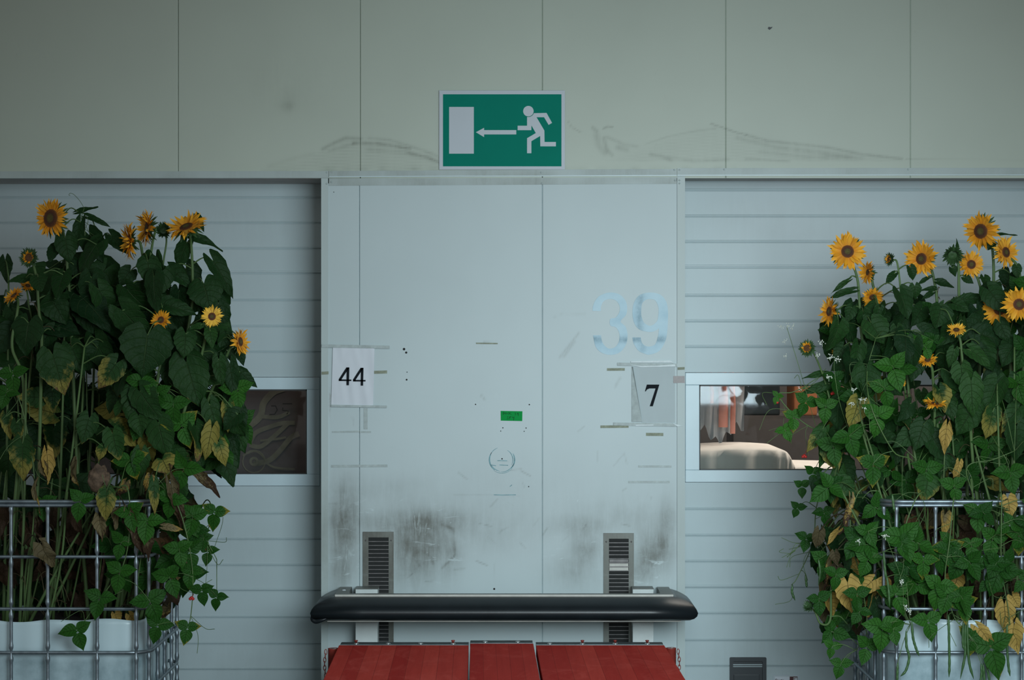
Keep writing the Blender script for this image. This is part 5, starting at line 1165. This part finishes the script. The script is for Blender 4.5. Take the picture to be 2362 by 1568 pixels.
DRY = [(108, 1045, 115, 1112, 30, -1.2, (.9, .9, .2)), (98, 1070, 108, 1105, 22, -1.2, (.3, .7, .4)), (175, 1070, 168, 1130, 22, -1.2, (.3, .6, .3)), (85, 1120, 78, 1185, 14, -1.3, (.4, .7, .3)), (345, 1100, 337, 1130, 24, -1.2, (.6, .8, .3)), (458, 1098, 508, 1140, 26, -1.0, (.3, .8, .5)),
       (300, 1190, 330, 1285, 30, -1.36, (.3, .6, .5)), (330, 1230, 345, 1290, 34, -1.36, (.1, .5, .5)), (395, 1120, 425, 1210, 26, -1.34, (.1, .4, .5)), (410, 1160, 420, 1215, 28, -1.3, (.1, .6, .4)), (175, 1180, 180, 1240, 30, -1.2, (.1, .3, .6)), (230, 1195, 235, 1245, 34, -1.3, (.2, .8, .3)), (270, 1170, 265, 1225, 22, -1.3, (.2, .8, .3)),
       (380, 1215, 420, 1220, 18, -1.3, (.3, 1, .2)), (55, 1200, 62, 1270, 24, -1.1, (.1, .2, .6)), (85, 1200, 90, 1250, 16, -1.1, (.3, .3, .6)), (290, 1115, 262, 1150, 26, -1.1, (.6, .6, .5)), (265, 1415, 275, 1440, 26, -1.2, (.9, .9, 0)), (300, 1418, 318, 1440, 24, -1.2, (.9, .9, .1)), (95, 1260, 130, 1310, 40, -1.34, (.1, .5, .2)),
       (2185, 985, 2175, 1045, 32, -1.2, (.8, 1, .1)), (2212, 1068, 2205, 1104, 26, -1.2, (.8, 1, .1)), (1960, 1155, 1945, 1230, 20, -1.15, (.6, .8, .5)), (1918, 1300, 1898, 1360, 14, -1.0, (.5, .9, .4)), (1955, 1345, 1963, 1412, 62, -1.2, (.95, 1, .05)), (2012, 1340, 1978, 1372, 40, -1.22, (1, 1, 0)), (1935, 1222, 1905, 1250, 18, -1.0, (1, 1, 0)),
       (2015, 1380, 2005, 1430, 34, -1.15, (.7, .6, .3)), (2318, 1395, 2318, 1455, 46, -1.36, (.95, 1, .1)), (2335, 1375, 2350, 1400, 34, -1.34, (.9, 1, .1)), (2258, 1450, 2298, 1498, 36, -1.37, (1, 1, 0)), (2340, 1445, 2345, 1505, 40, -1.37, (1, .8, 0)), (2325, 1150, 2330, 1190, 44, -1.3, (.9, 1, .05)), (2305, 960, 2270, 1000, 24, -1.05, (.5, .7, .5)),
       (2208, 1330, 2190, 1370, 46, -1.2, (.9, .9, .1)), (2180, 1190, 2175, 1240, 26, -1.2, (.6, .9, .2)), (2245, 1330, 2255, 1375, 20, -1.15, (.4, .6, .5)), (1900, 1340, 1893, 1390, 20, -.9, (.4, .4, .4)), (1960, 1300, 1990, 1330, 30, -1.1, (.9, .8, .1)), (2040, 1340, 2035, 1380, 36, -1.2, (.9, .9, .1))]
for h in DRY: sunleaf(*h, dry=True, crumple=R.uniform(.07, .13) if h[6][1] < 1 else .04, dep=R.uniform(-.02, .03), ntilt=(R.uniform(-.8, .8), 0), fold=R.uniform(.3, 1.0) if h[6][1] < 1 else .15)
BEAN = [(277, 1317, 44, -1.38, .6), (231, 1377, 44, -1.38, .45), (177, 1453, 42, -1.38, .5), (299, 1181, 42, -1.37, .6), (413, 1266, 40, -1.38, .6), (345, 1385, 50, -1.38, .4), (433, 1446, 34, -1.38, .4), (465, 1360, 32, -1.38, .2), (186, 1153, 40, -1.34, .6), (340, 1200, 44, -1.37, .7), (418, 980, 50, -1.15, .8), (548, 895, 44, -1.0, .8),
        (365, 905, 38, -1.15, .5), (400, 930, 46, -1.15, .5), (300, 1060, 44, -1.15, .6), (425, 1080, 50, -1.2, .6), (495, 1180, 36, -1.0, .5), (480, 1270, 30, -1.0, .3), (500, 1375, 28, -1.1, .2), (470, 1240, 26, -1.1, .3), (30, 860, 42, -1.2, .6), (15, 905, 34, -1.2, .5), (100, 1160, 36, -1.25, .5), (395, 1150, 42, -1.34, .6), (325, 880, 40, -1.1, .6), (445, 1190, 40, -1.3, .5), (440, 1315, 34, -1.35, .4), (390, 1330, 44, -1.36, .5), (280, 1250, 36, -1.36, .5), (365, 1440, 40, -1.37, .35),
        (2080, 1239, 54, -1.38, .55), (2003, 1289, 40, -1.3, .5), (2167, 1351, 50, -1.38, .75), (2305, 1316, 52, -1.38, .2), (2026, 958, 46, -1.2, .85), (1959, 1005, 46, -1.15, .4), (2014, 1069, 44, -1.2, .4), (2137, 1080, 44, -1.2, .45), (2185, 1265, 40, -1.34, .3), (2240, 1255, 34, -1.34, .6), (2290, 1240, 44, -1.3, .7), (2002, 1225, 36, -1.3, .5), (2140, 1430, 44, -1.38, .7), (2000, 1490, 40, -1.25, .6), (2035, 1445, 50, -1.34, .75), (2065, 1370, 44, -1.36, .7), (2130, 1290, 40, -1.37, .7),
        (2285, 1490, 62, -1.38, .5), (2060, 1450, 34, -1.36, .6), (2330, 1090, 44, -1.26, .5), (2200, 1120, 38, -1.25, .6), (2060, 845, 48, -1.1, .8), (2040, 895, 44, -1.1, .6), (2110, 790, 34, -1.0, .8), (2135, 800, 26, -1.0, .9), (1830, 960, 30, -.92, .9), (1810, 990, 26, -.92, 1), (1793, 912, 18, -.92, .9), (1860, 925, 34, -.95, .5), (1905, 935, 34, -1.0, .7), (1990, 870, 34, -1.05, .8), (1850, 1120, 24, -.8, .3), (1875, 1090, 26, -.8, .3), (1860, 1240, 28, -.8, .15), (1840, 1170, 22, -.8, .15), (1900, 1180, 30, -.9, .2), (1990, 1345, 36, -1.2, .4), (1920, 1490, 26, -1.15, .7), (1940, 1530, 30, -1.15, .6), (2240, 1470, 40, -1.37, .4), (2220, 1390, 40, -1.37, .6), (2350, 1230, 44, -1.33, .4)]
for (px, py, L, y, lt) in BEAN:
    a = R.uniform(-1.95, -1.2); beanleaf(px, py, L, y, (R.choice((0, 0, 0, .12, .25)), lt, R.choice((0, 0, .08))), (math.cos(a), math.sin(a)), spread=R.uniform(1.75, 2.15))

# the mass of foliage behind and between them
def fill(poly, n, y0, y1, kind, Lr, tone_f, dry=0, seed=1, crumple=0, down=.9, light=(0, .6)):
    xs = [p[0] for p in poly]; ys = [p[1] for p in poly]; k = 0; tries = 0; rg2 = random.Random(seed)
    while k < n and tries < n*30:
        tries += 1; px, py = rg2.uniform(min(xs), max(xs)), rg2.uniform(min(ys), max(ys))
        if not inpoly(px, py, poly): continue
        y = rg2.uniform(y0, y1); L = rg2.uniform(*Lr)*S(y); a = -math.pi/2+rg2.gauss(0, .65); tx, ty = px+L*math.cos(a)*.95, py-L*math.sin(a)*.95
        if not inpoly(tx, ty, poly) and rg2.random() < .8: continue
        k += 1; tn = tone_f(rg2)
        if kind == 'sun':
            sunleaf(px, py, tx, ty, L*rg2.uniform(.7, .95), y, tn, dry=rg2.random() < dry, dep=rg2.uniform(-.05, .08), crumple=crumple, ntilt=(rg2.gauss(0, .6), rg2.uniform(-.2, .5)))
        else: beanleaf(px, py, L, y, tn, (math.cos(a), math.sin(a)), ntilt=(rg2.gauss(0, .4), 0))
green = lambda r: (0, r.uniform(0, .55), 0)
dark = lambda r: (0, r.uniform(0, .2), 0)  # darker leaves for back layers; shade between stems put into their colour
mixy = lambda r: ((.2+.5*r.random(), r.uniform(.2, .8), .3*r.random()) if r.random() < .22 else (0, r.uniform(.1, .8), 0))
driy = lambda r: (r.random()*.5, r.uniform(0, .5), r.random()*.7)
LA = [(-70, 690), (0, 690), (30, 700), (60, 690), (100, 620), (130, 600), (180, 600), (200, 560), (236, 560), (245, 640), (225, 680), (260, 690), (290, 640), (320, 610), (350, 590), (400, 580), (430, 600), (440, 640), (505, 670), (525, 720), (540, 800), (555, 860), (545, 900), (400, 900), (250, 880), (190, 870), (150, 850), (0, 860), (-70, 860)]
fill(LA, 105, -1.05, -.5, 'sun', (.11, .20), green, seed=11)
LB = [(240, 860), (545, 860), (560, 900), (568, 1000), (545, 1060), (470, 1100), (420, 1130), (330, 1150), (240, 1100), (215, 1000), (215, 900)]
fill(LB, 85, -1.15, -.5, 'sun', (.08, .16), mixy, seed=12); fill(LB, 20, -1.1, -.6, 'bean', (.07, .10), green, seed=13)
LC = [(235, 1120), (430, 1110), (465, 1160), (450, 1300), (410, 1400), (350, 1420), (310, 1400), (240, 1320)]
fill(LC, 22, -1.25, -1.05, 'bean', (.07, .10), green, seed=14); fill(LC, 30, -1.1, -.6, 'sun', (.07, .12), driy, dry=.7, seed=15, crumple=.1)
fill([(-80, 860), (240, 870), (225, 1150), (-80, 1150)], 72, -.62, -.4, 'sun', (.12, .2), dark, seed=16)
fill([(0, 860), (240, 870), (225, 1150), (0, 1150)], 12, -1.0, -.6, 'sun', (.1, .15), mixy, seed=17)
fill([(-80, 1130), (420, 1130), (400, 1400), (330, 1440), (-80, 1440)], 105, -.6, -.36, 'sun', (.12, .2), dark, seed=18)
fill([(-60, 1130), (330, 1180), (320, 1420), (-60, 1420)], 48, -1.0, -.6, 'sun', (.06, .12), lambda r: (r.random()*.3, r.uniform(0, .3), .6+.4*r.random()), dry=1, seed=19, crumple=.12)
RA = [(1925, 700), (1975, 680), (2000, 690), (2040, 680), (2065, 660), (2120, 690), (2150, 700), (2200, 700), (2250, 660), (2300, 650), (2362, 620), (2400, 620), (2400, 880), (1905, 880), (1905, 800)]
fill(RA, 120, -1.05, -.5, 'sun', (.07, .14), green, seed=21); fill(RA, 14, -1.1, -.7, 'bean', (.06, .09), green, seed=22)
RB = [(1900, 860), (2400, 860), (2400, 1160), (2060, 1170), (1960, 1160), (1895, 1100), (1900, 1040), (1890, 960)]
fill(RB, 130, -1.12, -.5, 'sun', (.07, .15), mixy, seed=23); fill(RB, 34, -1.15, -.8, 'bean', (.07, .10), green, seed=24)
RC = [(1880, 1090), (1960, 1130), (2060, 1150), (2070, 1300), (2060, 1430), (2010, 1470), (1930, 1480), (1880, 1420), (1890, 1300), (1865, 1250), (1880, 1180)]
fill(RC, 75, -1.2, -.5, 'sun', (.06, .13), lambda r: ((.3+.5*r.random(), r.uniform(.1, .7), .4*r.random()) if r.random() < .3 else (0, r.uniform(0, .35), 0)), dry=.25, seed=25); fill(RC, 18, -1.3, -.9, 'bean', (.06, .09), green, seed=26)
fill([(2060, 1160), (2400, 1160), (2400, 1420), (2060, 1420)], 26, -1.4, -1.33, 'bean', (.06, .085), green, seed=27)
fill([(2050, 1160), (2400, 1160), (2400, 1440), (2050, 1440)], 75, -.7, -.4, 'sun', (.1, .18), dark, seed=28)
fill([(2050, 1160), (2400, 1160), (2400, 1430), (2050, 1430)], 45, -1.15, -.7, 'sun', (.06, .12), lambda r: (r.random()*.5, r.uniform(0, .5), .3+.5*r.random()), dry=.7, seed=29, crumple=.1)

# pods, side stalks and tendrils belong to the vine they hang from
def pod(px0, py0, pts, y):
    a = P(px0, py0, y); pl, q = attach(a, 'L' if px0 < 1181 else 'R', 'bean'); path = [P(b_[0], b_[1], y) for b_ in [(px0, py0)]+pts]
    sp_ = smooth_path(path, 8); n = len(sp_); mb = MB()
    mb.tube(sp_, [.0058*min(1, .35+i/4, .12+(n-1-i)/4)*(1+.10*math.sin(i*1.7)) for i in range(n)], 8); mb.build('bean_pod', M['pod'], pl.root)
    if (a-q).length < .3: petiole(pl.st, q, a, .0014, .1)
for q in ((2090, 1455, [(2091, 1490), (2097, 1515), (2090, 1545), (2077, 1560)]), (2103, 1432, [(2106, 1470), (2113, 1495), (2120, 1513)]), (2188, 1418, [(2189, 1470), (2190, 1530), (2189, 1562)]), (2227, 1425, [(2226, 1480), (2226, 1510), (2215, 1566)]), (2231, 1425, [(2232, 1480), (2236, 1530), (2246, 1566)]), (2222, 1430, [(2221, 1480), (2224, 1500)]),
          (2323, 1440, [(2323, 1490), (2326, 1535), (2330, 1560)]), (2071, 1528, [(2070, 1550), (2069, 1580)]), (2263, 1530, [(2264, 1555), (2258, 1590)]), (2268, 1530, [(2270, 1560), (2270, 1590)]), (2275, 1535, [(2281, 1560), (2284, 1590)]), (2038, 1272, [(2041, 1310), (2045, 1340)]), (2046, 1330, [(2050, 1365), (2052, 1400)]), (2018, 1340, [(2022, 1365), (2026, 1385)]),
          (1828, 1350, [(1827, 1366), (1834, 1385)]), (1858, 1325, [(1860, 1345), (1861, 1355)]), (1888, 1290, [(1892, 1320), (1888, 1350)]), (2058, 1140, [(2061, 1165), (2063, 1180)])):
    pod(q[0], q[1], q[2], -1.385 if q[0] > 2030 else -1.0 if q[0] > 1870 else -.7)
rg = random.Random(9)
bl = [p for p in PLANTS if p.kind == 'bean']
for pl in bl:                                     # thin runners
    for k in range(10 if pl.side == 'R' else 5):
        a = rg.choice(pl.path[len(pl.path)//3:]); b_ = a+V((rg.uniform(-.14, .14), rg.uniform(-.05, .05), rg.uniform(-.22, .08))); m_ = (a+b_)/2+V((rg.uniform(-.05, .05), 0, rg.uniform(-.03, .05)))
        pl.st.tube(smooth_path([a, m_, b_], 6), .0013, 5, caps=False)
for pl in PLANTS:                                 # leaf stubs and spare stalks inside the cage
    if pl.kind == 'sun':
        for k in range(4):
            a = pl.path[rg.randrange(1, max(2, len(pl.path)//2))]; b_ = a+V((rg.uniform(-.1, .1), rg.uniform(-.08, .08), rg.uniform(-.12, .12)))
            pl.dry.tube(smooth_path([a, (a+b_)/2+V((0, 0, .03)), b_], 4), .0018, 5, c=(.1, .4, .2, 1), caps=False)
td = smooth_path([P(*q) for q in ((194, 480, -.76), (186, 466, -.76), (177, 455, -.76), (168, 447, -.76), (161, 446, -.76), (159, 450, -.76), (162, 451, -.76))], 6)
bl[3].st.tube(td, .0011, 5)
for w in (((1905, 850, -.9), (1880, 880, -.9), (1850, 900, -.9)), ((440, 1330, -1.36), (470, 1345, -1.3), (500, 1375, -1.2)), ((470, 1240, -1.1), (500, 1300, -1.05), (515, 1290, -1.05))): bl[2 if w[0][0] < 1181 else 10].st.tube(smooth_path([P(*q) for q in w], 5), .0014, 5)
# thin dried stalks rising from the soil
for (x0, x1, side, n) in ((-2.8, -1.72, 'L', 26), (1.76, 2.8, 'R', 34)):
    cand = [p for p in PLANTS if p.side == side and p.kind == 'sun' and 'bloomless' in p.root['group']]
    for k in range(n):
        x = rg.uniform(x0, x1); y = rg.uniform(-1.15, -.5); a = V((x, y, .53)); h = rg.uniform(.4, .95); lean = rg.uniform(-.1, .3) if side == 'L' else rg.uniform(-.3, .1)
        b_ = V((x+lean, y, .53+h)); pl = rg.choice(cand); pl.st.tube(smooth_path([a, (a+b_)/2+V((rg.uniform(-.03, .03), 0, 0)), b_], 5), rg.uniform(.003, .0065), 6)
for pl in PLANTS: pl.finish()

# dried head, buckwheat and red blossoms
mb = MB(); c = P(228, 1104, -1.22); bm = bmesh.new(); bmesh.ops.create_icosphere(bm, subdivisions=4, radius=1)
for v in bm.verts:
    p = v.co.copy(); r_ = 1+.22*noise.noise(p*2.2)+.12*noise.noise(p*6); v.co = c+V((p.x*.048*r_, p.y*.03*r_, p.z*.062*r_))
mb.bm(bm); mb.tube([P(240, 1130, -1.2), P(250, 1180, -1.15), P(240, 1300, -1.1), V((X(215, -1.0), -1.0, .53))], .006, 7)
tag(mb.build('dried_sunflower', M['drybrown']), 'shrivelled brown sunflower head above the left cage rail', 'dried flower', 'spent blooms')
def blossoms(name, lab, cat, stem, spots, mat, sz, grp):
    t = empty(name, P(*stem[0]), lab, cat, grp); mb = MB(); mb.tube(smooth_path([P(*q) for q in stem], 6), .0013, 5); st = mb.build('stem', M['vine'], t)
    rg3 = random.Random(len(lab))
    mb = MB()
    for (px, py, y, n, r_) in spots:
        c = P(px, py, y); mb.tube([c-V((0, 0, .02)), c], .0009, 4)
        for k in range(n):
            p = c+V((rg3.gauss(0, r_), rg3.gauss(0, r_*.6), rg3.gauss(0, r_*.7))); mb.revolve([(.0004, -sz*.6), (sz*.8, -sz*.2), (sz, sz*.3), (sz*.3, sz*.5)], p, (rg3.uniform(-.5, .5), -1, rg3.uniform(0, 1)), 6)
    mb.build('blossom_cluster', M[mat], t)
blossoms('buckwheat_plant', 'thin buckwheat stalk with tiny pale blossoms left of the right clump', 'wildflower', [(1905, 1060, -.85), (1875, 960, -.9), (1850, 870, -.92), (1832, 810, -.92), (1815, 755, -.92)], [(1803, 752, -.92, 8, .008), (1815, 750, -.92, 8, .008), (1827, 752, -.92, 8, .008), (1811, 785, -.92, 7, .006), (1813, 820, -.92, 7, .006)], 'buck', .0026, 'buckwheat around the right tote')
blossoms('buckwheat_plant', 'buckwheat with bright white blossom tufts beside the tiny orange sunflower', 'wildflower', [(1980, 1050, -1.0), (1940, 940, -1.05), (1925, 860, -1.05), (1925, 828, -1.05)], [(1915, 823, -1.05, 14, .009), (1930, 828, -1.05, 14, .008), (1912, 870, -1.05, 12, .007), (1897, 790, -1.0, 10, .008), (1885, 818, -1.0, 10, .007)], 'buck', .0034, 'buckwheat around the right tote')
blossoms('buckwheat_plant', 'buckwheat with small white tufts in the middle of the right clump', 'wildflower', [(2010, 1080, -1.2), (1990, 980, -1.2), (1975, 920, -1.2)], [(1968, 898, -1.2, 12, .007), (1964, 930, -1.2, 12, .006), (1984, 921, -1.2, 8, .004), (1994, 921, -1.2, 8, .004), (1994, 941, -1.2, 8, .004)], 'buck', .003, 'buckwheat around the right tote')
blossoms('buckwheat_plant', 'buckwheat with cream tufts hanging before the right cage bars', 'wildflower', [(2100, 1440, -1.4), (2085, 1400, -1.4), (2080, 1340, -1.4), (2045, 1240, -1.4)], [(2042, 1236, -1.4, 14, .007), (2079, 1342, -1.4, 16, .007), (2090, 1398, -1.4, 12, .007), (2098, 1408, -1.4, 12, .007), (1982, 1248, -1.35, 10, .006)], 'buck', .003, 'buckwheat around the right tote')
for lab, q in (('small red bean blossom beside the trailing leaves of the left tote', (442, 1381, -1.37)), ('dark red bean blossom at the right window edge', (1922, 908, -.9)), ('red bean blossom low before the right window glass', (1855, 1053, -.9)), ('tiny red bean bud left of the right window leaves', (1796, 928, -.92))):
    mb = MB(); c = P(*q)
    for k in range(3 if 'tiny' not in lab else 1): mb.revolve([(.0006, -.006), (.0065, -.002), (.007, .003), (.002, .006)], c+V(((k-1)*.006, 0, (k % 2)*.005)), (.3*(k-1), -1, .4), 10)
    mb.tube([c, c+V((.012, .01, .03))], .001, 5)
    tag(mb.build('bean_blossom', M['redflower']), lab, 'blossom', 'red bean blossoms')
